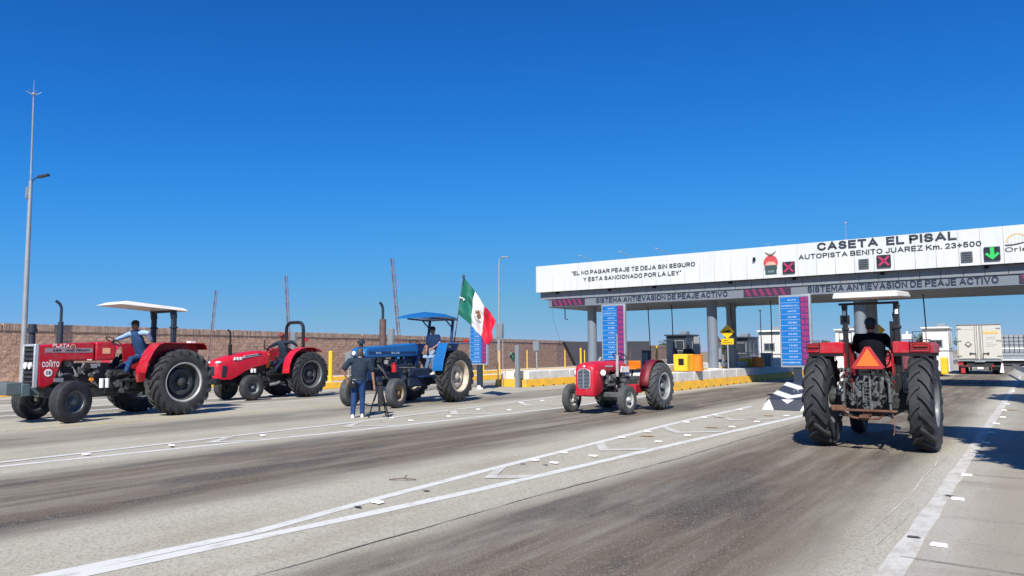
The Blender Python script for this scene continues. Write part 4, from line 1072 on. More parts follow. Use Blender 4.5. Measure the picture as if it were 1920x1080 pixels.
# ---------------------------------------------------------------- raised barrier arms
fr_m = M('arm_fringe', (0.20, 0.10, 0.11), 0.8, 0, 0.3, 20)
arm_w = M('arm_white', (0.17, 0.125, 0.125), 0.6, 0, 0.2, 9); arm_r = M('arm_red', (0.11, 0.065, 0.07), 0.6, 0, 0.2, 9)
def boom(base, topp, label, seed):
    rg = random.Random(seed)
    t = thing('barrier_gate', label, 'barrier gate', (base[0], base[1], 0), 0, 'raised toll barrier gates')
    b = MB(); b.box((0, 0, 0.5), (0.35, 0.35, 1.0)); b.build('gate_cabinet', orangeb, t, bevel=0.02)
    b = MB(); b.box((0, 0, 1.06), (0.30, 0.40, 0.14)); b.build('gate_head', white, t, bevel=0.02)
    a = Vector((0.1, -0.2, 1.0)); e = Vector((topp[0] - base[0], topp[1] - base[1], topp[2]))
    d = e - a; n = 14
    side = Vector((0.815, 0.579, 0))
    b = MB()
    for k in range(n):
        b.m = k % 2
        p = a + d * (k / n); q = a + d * ((k + 1) / n)
        b.tube([p, q], 0.028, 6)
        b.tube([p + side * 0.10, q + side * 0.10], 0.014, 6)
    b.build('arm', [arm_w, arm_r], t)
    b = MB()
    m_ = 46
    for k in range(m_):
        p = a + d * ((k + 0.3) / m_)
        b.tube([p, p + side * 0.10 + Vector((0, 0, rg.uniform(-0.09, 0.07)))], 0.011, 4)
    for k in range(9):
        p = a + d * rg.uniform(0.1, 0.95) + side * 0.1
        b.tube([p, p + side * rg.uniform(0.05, 0.12) + Vector((0, 0, -0.02))], 0.008, 4)
    b.build('arm_fringe', fr_m, t)
boom((-20.36, 21.19), (-20.55, 20.7, 5.38), 'raised fringed barrier arm sticking up behind the hood of the blue tractor', 1)
boom((-27.25, 21.27), (-27.35, 20.9, 5.14), 'raised fringed barrier arm behind the roll bar of the second red tractor', 2)
boom((-34.9, 22.1), (-34.42, 22.0, 4.95), 'raised fringed barrier arm between the first and the second red tractor', 3)

# ---------------------------------------------------------------- lamp posts
t = thing('street_lamp', 'tall grey lamp post with a lightning mast on top at the left edge', 'street lamp', (-34.75, 13.41, 0), 0)
b = MB(); b.cyl((0, 0, 0.3), (0.42, -0.22, 9.0), 0.12, 0.075, 14); b.build('pole', galv, t)
b = MB(); b.cyl((0.42, -0.22, 9.0), (0.72, -0.40, 12.7), 0.045, 0.028, 8); b.cyl((0.72, -0.4, 12.7), (0.75, -0.42, 13.3), 0.01, 0.006, 6)
for k in range(6):
    a = math.pi * k / 3; b.tube([(0.72, -0.4, 12.62), (0.72 + 0.28 * math.cos(a), -0.4 + 0.28 * math.sin(a), 12.78)], 0.012, 5)
b.ball((0.72, -0.4, 12.68), 0.07, 8, 6)
b.build('lightning_mast', galv, t)
b = MB(); b.tube([(0.42, -0.22, 8.95), (0.6, -0.12, 9.12), (0.72, -0.03, 9.18)], 0.03, 6); b.box((0.86, 0.07, 9.22), (0.46, 0.2, 0.09), (0, R_(-12), R_(35))); b.build('lamp_head', darkslate, t, bevel=0.02)
b = MB(); b.box((0.32, -0.28, 8.5), (0.16, 0.12, 0.5)); b.build('junction_box', galvd, t, bevel=0.01)
t = thing('street_lamp', 'thin grey lamp post standing beyond the wall right of the flag', 'street lamp', (-35.75, 48.38, 0), 0)
b = MB(); b.cyl((0, 0, 0), (0.3, -0.3, 9.3), 0.10, 0.06, 10); b.build('pole', galv, t)
b = MB(); b.tube([(0.3, -0.3, 9.25), (0.5, -0.2, 9.4)], 0.03, 6); b.box((0.72, -0.1, 9.42), (0.6, 0.22, 0.1), (0, 0, R_(30))); b.build('lamp_head', galvd, t, bevel=0.02)

# ---------------------------------------------------------------- dark shed behind
t = thing('dark_shed', 'dark shed with a slanting left edge beyond the barrier, left of the canopy columns', 'shed', (-39.2, 64.4, 0), R_(35.4))
shm = M('shed_dark', (0.028, 0.030, 0.038), 0.7, 0, 0.2, 1.5)
b = MB(); b.prism([(1.15, 0.25), (8.6, 0.25), (8.6, 2.72), (0.0, 2.72)], 0, 4.0, 'Y'); b.build('body', shm, t, bevel=0.02)
b = MB()
for k in range(6): b.box((1.6 + k * 1.3, -0.03, 1.5), (0.05, 0.06, 2.3))
b.build('rib', M('shed_rib', (0.05, 0.053, 0.062), 0.6), t)
b = MB()
for k in range(4): b.add([(3.2 + k * 0.7, -0.05, 0.5), (3.45 + k * 0.7, -0.05, 0.5), (3.75 + k * 0.7, -0.05, 1.15), (3.5 + k * 0.7, -0.05, 1.15)], [(0, 1, 2, 3)])
b.build('white_slashes', galv, t, smooth=0)

# ---------------------------------------------------------------- trucks
def truck(x, y):
    t = thing('box_truck', 'white box truck seen from behind with closed rear doors waiting in the right toll lane', 'truck', (x, y, 0), R_(3.2))
    tw = M('truck_cream', (0.52, 0.51, 0.45), 0.5, 0, 0.05, 2, dirt=(0.42, 0.38, 0.30), dirt_amt=0.35, dirt_scale=2)
    W = 2.55; z0 = 0.98; z1 = 3.32; L_ = 7.0
    b = MB(); b.box((0, L_ / 2 + 0.06, (z0 + z1) / 2), (W, L_, z1 - z0)); b.build('cargo_box', tw, t, bevel=0.02)
    for s in (-1, 1):
        b = MB(); b.box((s * 0.62, 0.02, (z0 + z1) / 2), (1.16, 0.05, z1 - z0 - 0.14)); d = b.build('rear_door', tw, t, bevel=0.012)
        b = MB()
        for zz in (z0 + 0.25, (z0 + z1) / 2 + 0.1, z1 - 0.25): b.box((s * 1.12, -0.02, zz), (0.26, 0.03, 0.06))
        b.build('hinge', galvd, d)
        b = MB()
        for xx in (s * 0.10, s * 0.22): b.cyl((xx, -0.03, z0 + 0.05), (xx, -0.03, z1 - 0.06), 0.016, n=8)
        b.build('lock_rod', steel, d)
        b = MB(); b.box((s * 0.36, -0.05, z0 + 0.42), (0.34, 0.03, 0.05)); b.box((s * 0.50, -0.05, z0 + 0.42), (0.10, 0.05, 0.12)); b.box((s * 0.2, -0.05, z0 + 0.28), (0.03, 0.03, 0.3)); b.build('lock_handle', iron, d)
    gp = M('print_grey', (0.30, 0.29, 0.26), 0.6); op = M('print_ochre', (0.62, 0.42, 0.13), 0.6)
    b = MB(); b.prism([(-0.62, 1.78), (-0.84, 2.0), (-0.62, 2.22), (-0.40, 2.0)], -0.012, -0.008, 'Y'); q = b.build('diamond_mark', M('print_dark', (0.07, 0.06, 0.05), 0.6), t, smooth=0)
    b = MB(); b.prism([(-0.62, 1.90), (-0.76, 2.02), (-0.62, 2.15), (-0.48, 2.02)], -0.018, -0.013, 'Y'); b.build('diamond_field', tw, q, smooth=0)
    b = MB(); b.box((0.68, -0.012, 2.78), (0.86, 0.006, 0.16)); b.build('ochre_band', op, t)
    b = MB()
    for zz, ww in ((2.48, 0.55), (2.36, 0.5), (2.10, 0.35), (1.98, 0.62), (1.88, 0.40)): b.box((0.42 + ww / 2, -0.012, zz), (ww, 0.006, 0.022))
    for k in range(6): b.box((-1.05 + k * 0.14, -0.012, 3.02), (0.09, 0.006, 0.03))
    b.build('print_line', gp, t)
    b = MB(); b.box((0, 0.08, z1 + 0.03), (W + 0.03, 0.14, 0.07)); b.box((0, 0.1, z0 - 0.05), (W, 0.2, 0.10)); b.build('door_frame', galvd, t)
    b = MB(); b.box((0, 0.4, 0.72), (1.5, 0.5, 0.40)); b.box((0, 0.12, 0.55), (2.3, 0.08, 0.14)); b.box((-0.7, 3.2, 0.75), (0.18, 6, 0.3)); b.box((0.7, 3.2, 0.75), (0.18, 6, 0.3))
    for s in (-1, 1): b.box((s * 0.55, 0.35, 0.5), (0.12, 0.1, 0.6))
    b.build('chassis', iron, t)
    b = MB(); b.box((0, 0.02, 0.86), (0.6, 0.06, 0.07)); b.build('step_bar', galv, t)
    b = MB()
    for s in (-1, 1): b.box((s * 0.98, 0.5, 0.42), (0.55, 0.03, 0.62))
    b.build('mud_flap', blackm, t)
    for s in (-1, 1):
        b = MB(); b.lathe([(-0.28, 0.28), (-0.28, 0.46), (-0.22, 0.5), (0.22, 0.5), (0.28, 0.46), (0.28, 0.28)], (s * 0.95, 1.1, 0.5), 'X', 24); b.cyl((s * 0.95 - 0.2, 1.1, 0.5), (s * 0.95 + 0.2, 1.1, 0.5), 0.29, n=20); b.build('wheel', rubber, t)
        b = MB(); b.cyl((s * 0.72, 0.06, 0.56), (s * 0.72, 0.09, 0.56), 0.06, n=12); b.box((s * 1.2, 0.05, 0.9), (0.10, 0.06, 0.14)); b.build('tail_light', redlens, t)
    b = MB(); b.box((0.0, 0.07, 0.42), (0.34, 0.02, 0.13)); b.build('number_plate', white, t)
    b = MB(); b.box((-1.12, 0.7, 0.72), (0.30, 1.2, 0.35)); b.box((-1.0, 0.3, 0.35), (0.25, 0.3, 0.55)); b.build('side_guard', red2, t)
    b = MB(); b.prism([(1.08, 0.12), (1.32, 0.12), (1.28, 0.75), (1.2, 0.75)], 0.25, 0.3, 'Y'); b.build('mud_flap_white', white, t)
    return t
truck(-3.18, 58.6)
t = thing('stake_trailer', 'grey slatted trailer seen beyond the right side of the box truck', 'trailer', (-2.25, 88.5, 0))
b = MB(); b.box((0, 2.5, 1.9), (2.5, 5, 2.5)); b.build('body', galvd, t)
for k in range(7):
    b = MB(); b.box((0, -0.02, 0.8 + k * 0.36), (2.5, 0.05, 0.2)); b.build('slat', galv, t)
b = MB(); b.box((0, -0.05, 1.75), (2.5, 0.03, 0.14)); b.box((0, -0.05, 0.62), (2.5, 0.06, 0.10)); b.build('white_rail', white, t)
b = MB()
for k in range(7): b.box((-1.2 + k * 0.4, -0.06, 2.2), (0.05, 0.05, 1.7))
b.build('stake', iron, t)
b = MB(); b.box((-1.0, -0.08, 1.5), (0.45, 0.04, 0.45)); b.build('red_panel', redlens, t)
b = MB(); b.box((0, 0.6, 0.35), (2.3, 0.8, 0.35)); b.build('axle_group', iron, t)
for s in (-1, 1):
    b = MB(); b.cyl((s * 1.2, 0.9, 0.45), (s * 0.75, 0.9, 0.45), 0.45, n=20); b.build('wheel', rubber, t)
t = thing('guard_rail', 'end of a grey metal guard rail at the right edge beside the truck lane', 'guard rail', (0, 0, 0))
b = MB()
a = Vector((-1.35, 58.0, 0)); c = Vector((-0.15, 40.5, 0)); d = (c - a)
pr = [(-0.02, 0.42), (0.05, 0.50), (-0.02, 0.57), (0.05, 0.65), (-0.02, 0.73)]
r1 = [(a.x + p[0], a.y, p[1] * 1.1) for p in pr]; r2 = [(c.x + p[0], c.y, p[1] * 0.9) for p in pr]
b.add(r1 + r2, [(i, i + 1, 6 + i, 5 + i) for i in range(4)]); b.build('rail', galv, t, normals=False)
b = MB()
for k in range(6): p = a.lerp(c, (k + 0.3) / 6); b.box((p.x + 0.06, p.y, 0.33), (0.08, 0.1, 0.66))
b.build('rail_post', galv, t)

# ---------------------------------------------------------------- vegetation
leaf = M('leaf_green', (0.055, 0.085, 0.030), 0.7, 0, 0.4, 1.5); bark = M('bark', (0.12, 0.09, 0.065), 0.9, 0, 0.3, 6)
def tree(x, y, h, r, n, label, seed, trunk_h=None, ls=0.14, group=None, squash=0.8):
    rg = random.Random(seed)
    t = thing('broadleaf_tree', label, 'tree', (x, y, 0), 0, group)
    th = trunk_h or h * 0.45
    b = MB(); b.tube([(0, 0, 0), (0.05, 0.04, th * 0.5), (0, 0.1, th), (0.05, 0.05, h * 0.8)], 0.1, 8, [0.03 * h, 0.022 * h, 0.018 * h, 0.006 * h])
    cl = []
    for k in range(10):
        a = rg.uniform(0, 6.28); rr = r * rg.uniform(0.35, 0.8); zz = th + (h - th) * rg.uniform(0.05, 0.85)
        e = Vector((rr * math.cos(a), rr * math.sin(a), zz)); cl.append((e, r * rg.uniform(0.32, 0.55)))
        b.tube([(0, 0.05, th * rg.uniform(0.7, 1.1)), e * 0.55 + Vector((0, 0, zz * 0.45 - 0.1)), e], 0.03, 6, [0.012 * h, 0.008 * h, 0.003 * h])
    cl.append((Vector((0, 0, h - r * 0.4)), r * 0.5))
    b.build('trunk', bark, t)
    b = MB()
    for k in range(n):
        c, cr = rg.choice(cl)
        d = Vector((rg.gauss(0, 1), rg.gauss(0, 1), rg.gauss(0, 1))).normalized() * cr * rg.uniform(0.35, 1.0) ** 0.5
        d.z *= squash
        p = c + d; u = Vector((rg.gauss(0, 1), rg.gauss(0, 1), rg.gauss(0, 0.6))).normalized() * ls * rg.uniform(0.6, 1.3); w = u.cross(Vector((rg.gauss(0, 1), rg.gauss(0, 1), rg.gauss(0, 1)))).normalized() * ls * 0.4
        b.add([p - u, p + w, p + u, p - w], [(0, 1, 2, 3)])
    b.build('crown', leaf, t, smooth=0, normals=False)
    return t
tree(3.3, 11.3, 6.7, 2.9, 16000, 'nearer roadside tree on the right verge, its shadow across the edge line', 1, 3.2, 0.24, squash=.75)
tree(3.1, 25.4, 7.2, 2.8, 11000, 'farther roadside tree on the right verge, beyond the other', 2, 3.8, 0.26, squash=.7)
fars = [(-90, 260, 6, 4), (-112, 255, 5, 4), (-128, 265, 5, 4), (-68, 270, 5, 4), (-60, 262, 4.5, 4), (-20, 200, 6, 4), (-9, 190, 5, 3), (2, 180, 6, 4), (-14, 240, 6, 5), (-45, 250, 5, 4), (-150, 250, 4.5, 5)]
for k, (x, y, h, r) in enumerate(fars):
    rk = sorted(fars, key=lambda q: q[0] / q[1]).index(fars[k])
    nm = ['leftmost', 'second from left', 'third from left', 'fourth from left', 'fifth from left', 'sixth from left', 'seventh from left', 'fourth from right', 'third from right', 'second from right', 'rightmost'][rk]
    tree(x, y, h, r, 900, nm + ' of the small dark trees on the horizon beyond the toll lanes', 20 + k, 1.0, 0.45, 'trees on the horizon')
rg = random.Random(9)
weed = M('dry_weed', (0.20, 0.17, 0.07), 0.85, 0, 0.3, 3)
b = MB()
for k in range(2600):
    y = rg.uniform(-2, 70); x = -35.6 - max(0, (y - 12)) * .11 - (max(0, y - 36) * .1) + rg.uniform(-0.3, .7)
    if math.sin(y * 1.3) + math.sin(y * .37 + 1) < -.3: continue
    h_ = rg.uniform(.08, .38); a = rg.uniform(0, 6.28)
    b.add([(x - .02, y, 0), (x + .02, y, 0), (x + .12 * math.cos(a), y + .12 * math.sin(a), h_)], [(0, 1, 2)])
o = b.build('weeds', weed, smooth=0, normals=False); o['kind'] = 'stuff'; o['label'] = 'dry weeds growing along the foot of the boundary wall'
# palm on the horizon
t = thing('palm_tree', 'small palm on the horizon above the left fender of the rear-view tractor', 'tree', (-26.5, 150, 0))
b = MB(); b.tube([(0, 0, 0), (0.1, 0, 2.2), (0, 0, 4.1)], 0.2, 8, [0.28, 0.2, 0.16]); b.build('trunk', bark, t)
b = MB(); rg = random.Random(3)
for k in range(34):
    a = rg.uniform(0, 6.28); up = rg.uniform(-0.3, 1.0); u = Vector((math.cos(a), math.sin(a), 0)); w = Vector((-u.y, u.x, 0)) * 0.16
    p0 = Vector((0, 0, 4.1)); p1 = p0 + u * 0.9 + Vector((0, 0, 0.7 * up)); p2 = p0 + u * 1.6 + Vector((0, 0, 0.7 * up - 0.7))
    b.add([p0 - w * 0.3, p0 + w * 0.3, p1 + w, p1 - w], [(0, 1, 2, 3)]); b.add([p1 - w, p1 + w, p2], [(0, 1, 2)])
b.build('crown', leaf, t, smooth=0, normals=False)


# ---------------------------------------------------------------- people
def voxel(name, caps, balls, vox, mat, parent, smooth_it=3):
    b = MB()
    for a, c, r0, r1 in caps:
        b.cyl(a, c, r0, r1, 12); b.ball(a, r0 * 0.995, 12, 8); b.ball(c, r1 * 0.995, 12, 8)
    for c, r in balls: b.ball(c, r, 16, 10)
    o = b.build('tmp_body', mat, smooth=0)
    m = o.modifiers.new('r', 'REMESH'); m.mode = 'VOXEL'; m.voxel_size = vox; m.use_smooth_shade = True
    s = o.modifiers.new('s', 'SMOOTH'); s.factor = 0.5; s.iterations = smooth_it
    dg = bpy.context.evaluated_depsgraph_get()
    me = bpy.data.meshes.new_from_object(o.evaluated_get(dg))
    bpy.data.objects.remove(o)
    me.name = name
    me.shade_smooth()
    me.materials.clear(); me.materials.append(mat)
    q = bpy.data.objects.new(name, me); COL.objects.link(q); q.parent = parent
    return q
def ik(a, c, l1, l2, bend):
    a = Vector(a); c = Vector(c); d = c - a; L_ = min(d.length, (l1 + l2) * 0.998)
    x = (l1 * l1 - l2 * l2 + L_ * L_) / (2 * L_)
    h = math.sqrt(max(0, l1 * l1 - x * x)); u = d.normalized(); bd = Vector(bend); bd = (bd - u * bd.dot(u)).normalized()
    return a + u * x + bd * h
def person(label, loc, rz, hip, head, hands, feet, shirt, pants, shoe, sk=skin, sleeve='short', cap=None, hairm=hair, width=0.40, lean=0.0, head_yaw=0.0,
           elbow_bend=((-1, -0.6, -0.6), (1, -0.6, -0.6)), knee_bend=(0, 1, 0.5), bulk=1.08, belly=0.0, vest_m=None, curl=0.5, detail=True, headpitch=0.0):
    t = thing('person', label, 'person', loc, rz)
    hip = Vector(hip); head = Vector(head)
    neck = head + Vector((0, -0.035, -0.15)); chest = neck.lerp(hip, 0.30); waist = neck.lerp(hip, 0.68)
    sh = [neck + Vector((s * width / 2, 0, -0.055)) for s in (-1, 1)]
    hp = [hip + Vector((s * 0.095, 0, 0)) for s in (-1, 1)]
    hands = [Vector(h) for h in hands]; feet = [Vector(f) for f in feet]
    el = [ik(sh[i], hands[i], 0.29, 0.27, elbow_bend[i]) for i in (0, 1)]
    kn = [ik(hp[i], feet[i] + Vector((0, 0, 0.07)), 0.43, 0.42, knee_bend) for i in (0, 1)]
    caps = [(hip, chest, 0.09, 0.11), (chest, neck, 0.10, 0.055), (neck, head + Vector((0, -0.01, -0.03)), 0.056, 0.055), (sh[0], sh[1], 0.05, 0.05)]
    for i in (0, 1):
        caps += [(sh[i], el[i], 0.050, 0.040), (el[i], hands[i], 0.041, 0.027), (hp[i], kn[i], 0.075, 0.05), (kn[i], feet[i] + Vector((0, 0, 0.08)), 0.048, 0.035)]
        d = (hands[i] - el[i]).normalized(); pal = hands[i] + d * 0.075
        caps.append((hands[i], pal, 0.028, 0.036))
        s = -1 if i == 0 else 1
        lat = d.cross(Vector((s, 0.2, 0))).normalized()
        if lat.length < 0.5: lat = Vector((0, 1, 0))
        nrm = d.cross(lat).normalized()
        for k, ln in zip((-1.5, -0.5, 0.5, 1.5), (0.060, 0.072, 0.068, 0.052)):
            b0 = pal + lat * k * 0.019; b1 = b0 + d * ln * 0.6 + nrm * 0.02 * curl * s; b2 = b1 + d * ln * 0.4 * (1 - curl) + nrm * ln * 0.8 * curl * s
            caps += [(b0, b1, 0.0105, 0.010), (b1, b2, 0.010, 0.009)]
        b0 = hands[i] + d * 0.02 + lat * 0.03; b1 = b0 + d * 0.04 + lat * 0.032; caps += [(b0, b1, 0.013, 0.012), (b1, b1 + d * 0.035, 0.012, 0.010)]
    hr = Vector((0.082, 0.100, 0.122))
    cy, sy = math.cos(head_yaw), math.sin(head_yaw)
    def hd(x, y, z): return head + Vector((x * cy - y * sy, x * sy + y * cy, z + headpitch * y))
    balls = [(head, hr), (hd(0, 0.02, -0.06), (0.056, 0.066, 0.068)), (hd(0, 0.098, -0.012), (0.015, 0.022, 0.024)), (hd(0.08, -0.005, -0.01), (0.012, 0.022, 0.032)), (hd(-0.08, -0.005, -0.01), (0.012, 0.022, 0.032)),
             (hd(0, 0.088, -0.058), (0.026, 0.012, 0.010)), (hd(0, 0.078, 0.030), (0.05, 0.02, 0.012)), (hip, (0.15, 0.11, 0.11)), (chest, (0.16, 0.10, 0.14))]
    voxel('body', caps, balls, 0.0125 if detail else 0.02, sk, t, 2)
    # shirt
    off = 0.020
    caps = [(sh[0], sh[1], 0.076, 0.076), (neck + Vector((0, 0, -0.04)), neck + Vector((0, 0, -0.01)), 0.082, 0.070)]
    for i in (0, 1):
        if sleeve == 'long': caps += [(sh[i], el[i], 0.080, 0.068), (el[i], el[i].lerp(hands[i], 0.92), 0.068, 0.047)]
        else: caps += [(sh[i], sh[i].lerp(el[i], 0.80), 0.082, 0.080)]
    tor = []
    for k in range(13):
        f = k / 12; k = k / 2; k0 = int(k); k1 = min(6, k0 + 1); fr_ = k - k0; c = (neck + Vector((0, 0, -.13))).lerp(hip + Vector((0, 0, .03)), f)
        WD = (0.185, 0.205, 0.205, 0.195, 0.190, 0.190, 0.185); DP = (0.105, 0.130, 0.140, 0.145, 0.150, 0.150, 0.145); wd = (WD[k0] * (1 - fr_) + WD[k1] * fr_) * bulk; dp = (DP[k0] * (1 - fr_) + DP[k1] * fr_) * bulk + belly * math.sin(math.pi * min(1, f * 1.1)) * .8
        tor.append((c + Vector((0, belly * .5 * math.sin(math.pi * f), 0)), (wd, dp, 0.12)))
    if vest_m:
        voxel('shirt', [(sh[i], el[i], 0.078, 0.066) for i in (0, 1)] + [(el[i], el[i].lerp(hands[i], 0.9), 0.066, 0.045) for i in (0, 1)] + caps[:2], [(c, (a_ * .95, b_ * .95, z_)) for c, (a_, b_, z_) in tor[:5]] + tor[11:], 0.016, shirt, t)
        voxel('vest', [(sh[0].lerp(sh[1], 0.1), sh[0].lerp(sh[1], 0.9), 0.086, 0.086)], tor[:11], 0.016, vest_m, t, 8)
    else:
        voxel('shirt', caps, tor, 0.016, shirt, t, 7)
    caps = []
    for i in (0, 1):
        caps += [(hp[i], kn[i], 0.108, 0.078), (kn[i], feet[i] + Vector((0, -0.01, 0.09)), 0.077, 0.062)]
    voxel('trousers', caps, [(hip + Vector((0, -0.01, 0)), (0.168, 0.145, 0.12))], 0.016, pants, t)
    for i in (0, 1):
        f = feet[i]; b = MB()
        ring = []
        for yy, ww, z1 in ((-0.09, 0.032, 0.07), (-0.06, 0.044, 0.10), (0.02, 0.046, 0.095), (0.10, 0.050, 0.065), (0.16, 0.046, 0.05), (0.20, 0.025, 0.035)):
            ring.append([f + Vector((-ww, yy, 0)), f + Vector((ww, yy, 0)), f + Vector((ww * 0.95, yy, z1 * 0.6)), f + Vector((ww * 0.5, yy, z1)), f + Vector((-ww * 0.5, yy, z1)), f + Vector((-ww * 0.95, yy, z1 * 0.6))])
        b.loft(ring); b.build('shoe', shoe, t, smooth=50)
    # hair / cap / eyes
    b = MB()
    if cap:
        b.lathe([(-0.01, 0.102), (0.03, 0.104), (0.075, 0.094), (0.105, 0.066), (0.122, 0.001)], head + Vector((0, 0, 0.035)), 'Z', 20)
        br = [hd(0.075, 0.05, 0.04), hd(0.070, 0.14, 0.035), hd(0.03, 0.175, 0.03), hd(-0.03, 0.175, 0.03), hd(-0.070, 0.14, 0.035), hd(-0.075, 0.05, 0.04)]
        b.add([p for p in br] + [p + Vector((0, 0, 0.012)) for p in br], [tuple(range(6)), tuple(range(11, 5, -1))] + [(i, (i + 1) % 6, 6 + (i + 1) % 6, 6 + i) for i in range(6)])
        b.build('cap', cap, t, smooth=40)
        voxel('hair', [], [(hd(0, -0.022, -0.005), (0.081, 0.085, 0.085))], 0.012, hairm, t, 1)
    else:
        voxel('hair', [], [(hd(0, -0.020, 0.028), (0.086, 0.094, 0.105)), (hd(0, -0.035, -0.03), (0.078, 0.07, 0.075))], 0.012, hairm, t, 1)
    b = MB()
    for s in (-1, 1): b.ball(hd(s * 0.032, 0.084, 0.008), (0.012, 0.008, 0.007), 8, 6)
    b.build('eyes', blackm, t)
    return t

# ---------------------------------------------------------------- tractor pieces
def rear_wheel(t, x, y, R, W, rr, s, tm, rm, nl=20, shift=0.42, rim2=None, lug=0.045):
    b = MB()
    o = (x, y, R)
    b.lathe([(s * W * .45, rr + .035), (s * W * .46, rr), (s * W * .40, rr - .03), (s * W * .2, rr - .05), (-s * W * .3, rr - .05), (-s * W * .46, rr), (-s * W * .45, rr + .035)], o, 'X', 44)
    b.lathe([(s * .00, rr - .045), (s * -.01, rr * .74), (s * .07, rr * .68), (s * .08, rr * .50), (s * .01, rr * .44), (s * .01, rr * .27), (s * .12, rr * .22), (s * .14, rr * .12), (s * .15, 0.001)], o, 'X', 36)
    for k in range(8):
        a = k * math.pi / 4; p = Vector(o) + Vector((0, math.cos(a), math.sin(a))) * rr * .35
        b.cyl(p, p + Vector((s * .04, 0, 0)), .016, n=6)
        a += .3; p = Vector(o) + Vector((0, math.cos(a), math.sin(a))) * rr * .90
        b.box(p + Vector((s * .0, 0, 0)), (0.05, .06, .06), (a, 0, 0))
    w = b.build('rear_wheel', rm, t, smooth=30)
    if rim2:
        b = MB(); b.lathe([(s * (W * .46 + .004), rr + .03), (s * (W * .46 + .006), rr - .005), (s * (W * .40 + .004), rr - .028), (s * (W * .25), rr - .042)], o, 'X', 44); b.build('rim_edge', rim2, w)
    b = MB()
    Rc = R - lug; h = W / 2
    prof = [(-h * .88, rr), (-h * .97, rr + .04), (-h * 1.0, rr + (Rc - rr) * .35), (-h * .99, rr + (Rc - rr) * .62), (-h * .92, Rc - .055), (-h * .80, Rc - .018), (-h * .4, Rc - .003), (0, Rc),
            (h * .4, Rc - .003), (h * .80, Rc - .018), (h * .92, Rc - .055), (h * .99, rr + (Rc - rr) * .62), (h * 1.0, rr + (Rc - rr) * .35), (h * .97, rr + .04), (h * .88, rr)]
    b.lathe(prof, o, 'X', 56)
    # lugs: chevron bars, centre leading in the rolling direction
    for sd in (-1, 1):
        for k in range(nl):
            a0 = 2 * math.pi * (k + (0.5 if sd > 0 else 0)) / nl
            st = [(-0.05, 0.0, Rc - .01, R), (0.22, .10, Rc - .01, R), (0.55, .32, Rc - .015, R - .003), (0.86, .62, Rc - .04, R - .014), (1.0, .80, Rc - .09, R - .045), (1.03, .88, Rc - .17, R - .13)]
            th = 0.030 / R * 1.25
            rings = []
            for u, f, r0, r1 in st:
                an = a0 - shift * f
                xx = sd * u * h; xo = xx + (sd * 0.0)
                def P(ang, r, dx=0): return (o[0] + xx + dx, o[1] - math.cos(ang) * r, o[2] + math.sin(ang) * r)
                tw = th * (1.0 + 0.35 * u)
                ins = -sd * 0.03 if u > 0.95 else 0
                rings.append([P(an - tw, r0, ins), P(an + tw, r0, ins), P(an + tw * .72, r1), P(an - tw * .72, r1)])
            b.loft(rings)
    b.build('tyre', tm, w, smooth=28)
    return w

def front_wheel(t, x, y, R, W, rr, s, tm, rm, ribs=3, steer=0):
    o = (0, 0, 0); h = W / 2
    b = MB()
    b.lathe([(s * h * .80, rr + .02), (s * h * .82, rr), (s * h * .5, rr - .03), (-s * h * .5, rr - .03), (-s * h * .8, rr), (-s * h * .8, rr + .02)], o, 'X', 32)
    b.lathe([(s * .01, rr - .02), (s * .015, rr * .75), (-s * .03, rr * .6), (-s * .02, rr * .42), (s * .05, rr * .34), (s * .10, rr * .26), (s * .12, .001)], o, 'X', 28)
    for k in range(6):
        a = k * math.pi / 3; p = Vector((0, math.cos(a), math.sin(a))) * rr * .5
        b.cyl(p - Vector((s * .02, 0, 0)), p + Vector((s * .02, 0, 0)), .012, n=6)
    w = b.build('front_wheel', rm, t, smooth=30)
    w.location = (x, y, R); w.rotation_euler = (0, 0, steer)
    b = MB()
    prof = [(-h * .8, rr), (-h * .95, rr + .03), (-h, rr + (R - rr) * .45), (-h * .93, R - .05), (-h * .82, R - .02)]
    n = ribs * 2 + 1
    gd = .018
    xs = [-h * .75 + 1.5 * h * i / n for i in range(n + 1)]
    for i in range(n):
        r = R - .004 * abs(i - n / 2) if i % 2 == 0 else R - gd
        prof += [(xs[i] + .004, r), (xs[i + 1] - .004, r)]
    prof += [(h * .82, R - .02), (h * .93, R - .05), (h, rr + (R - rr) * .45), (h * .95, rr + .03), (h * .8, rr)]
    b.lathe(prof, o, 'X', 44)
    b.build('tyre', tm, w, smooth=28)
    return w

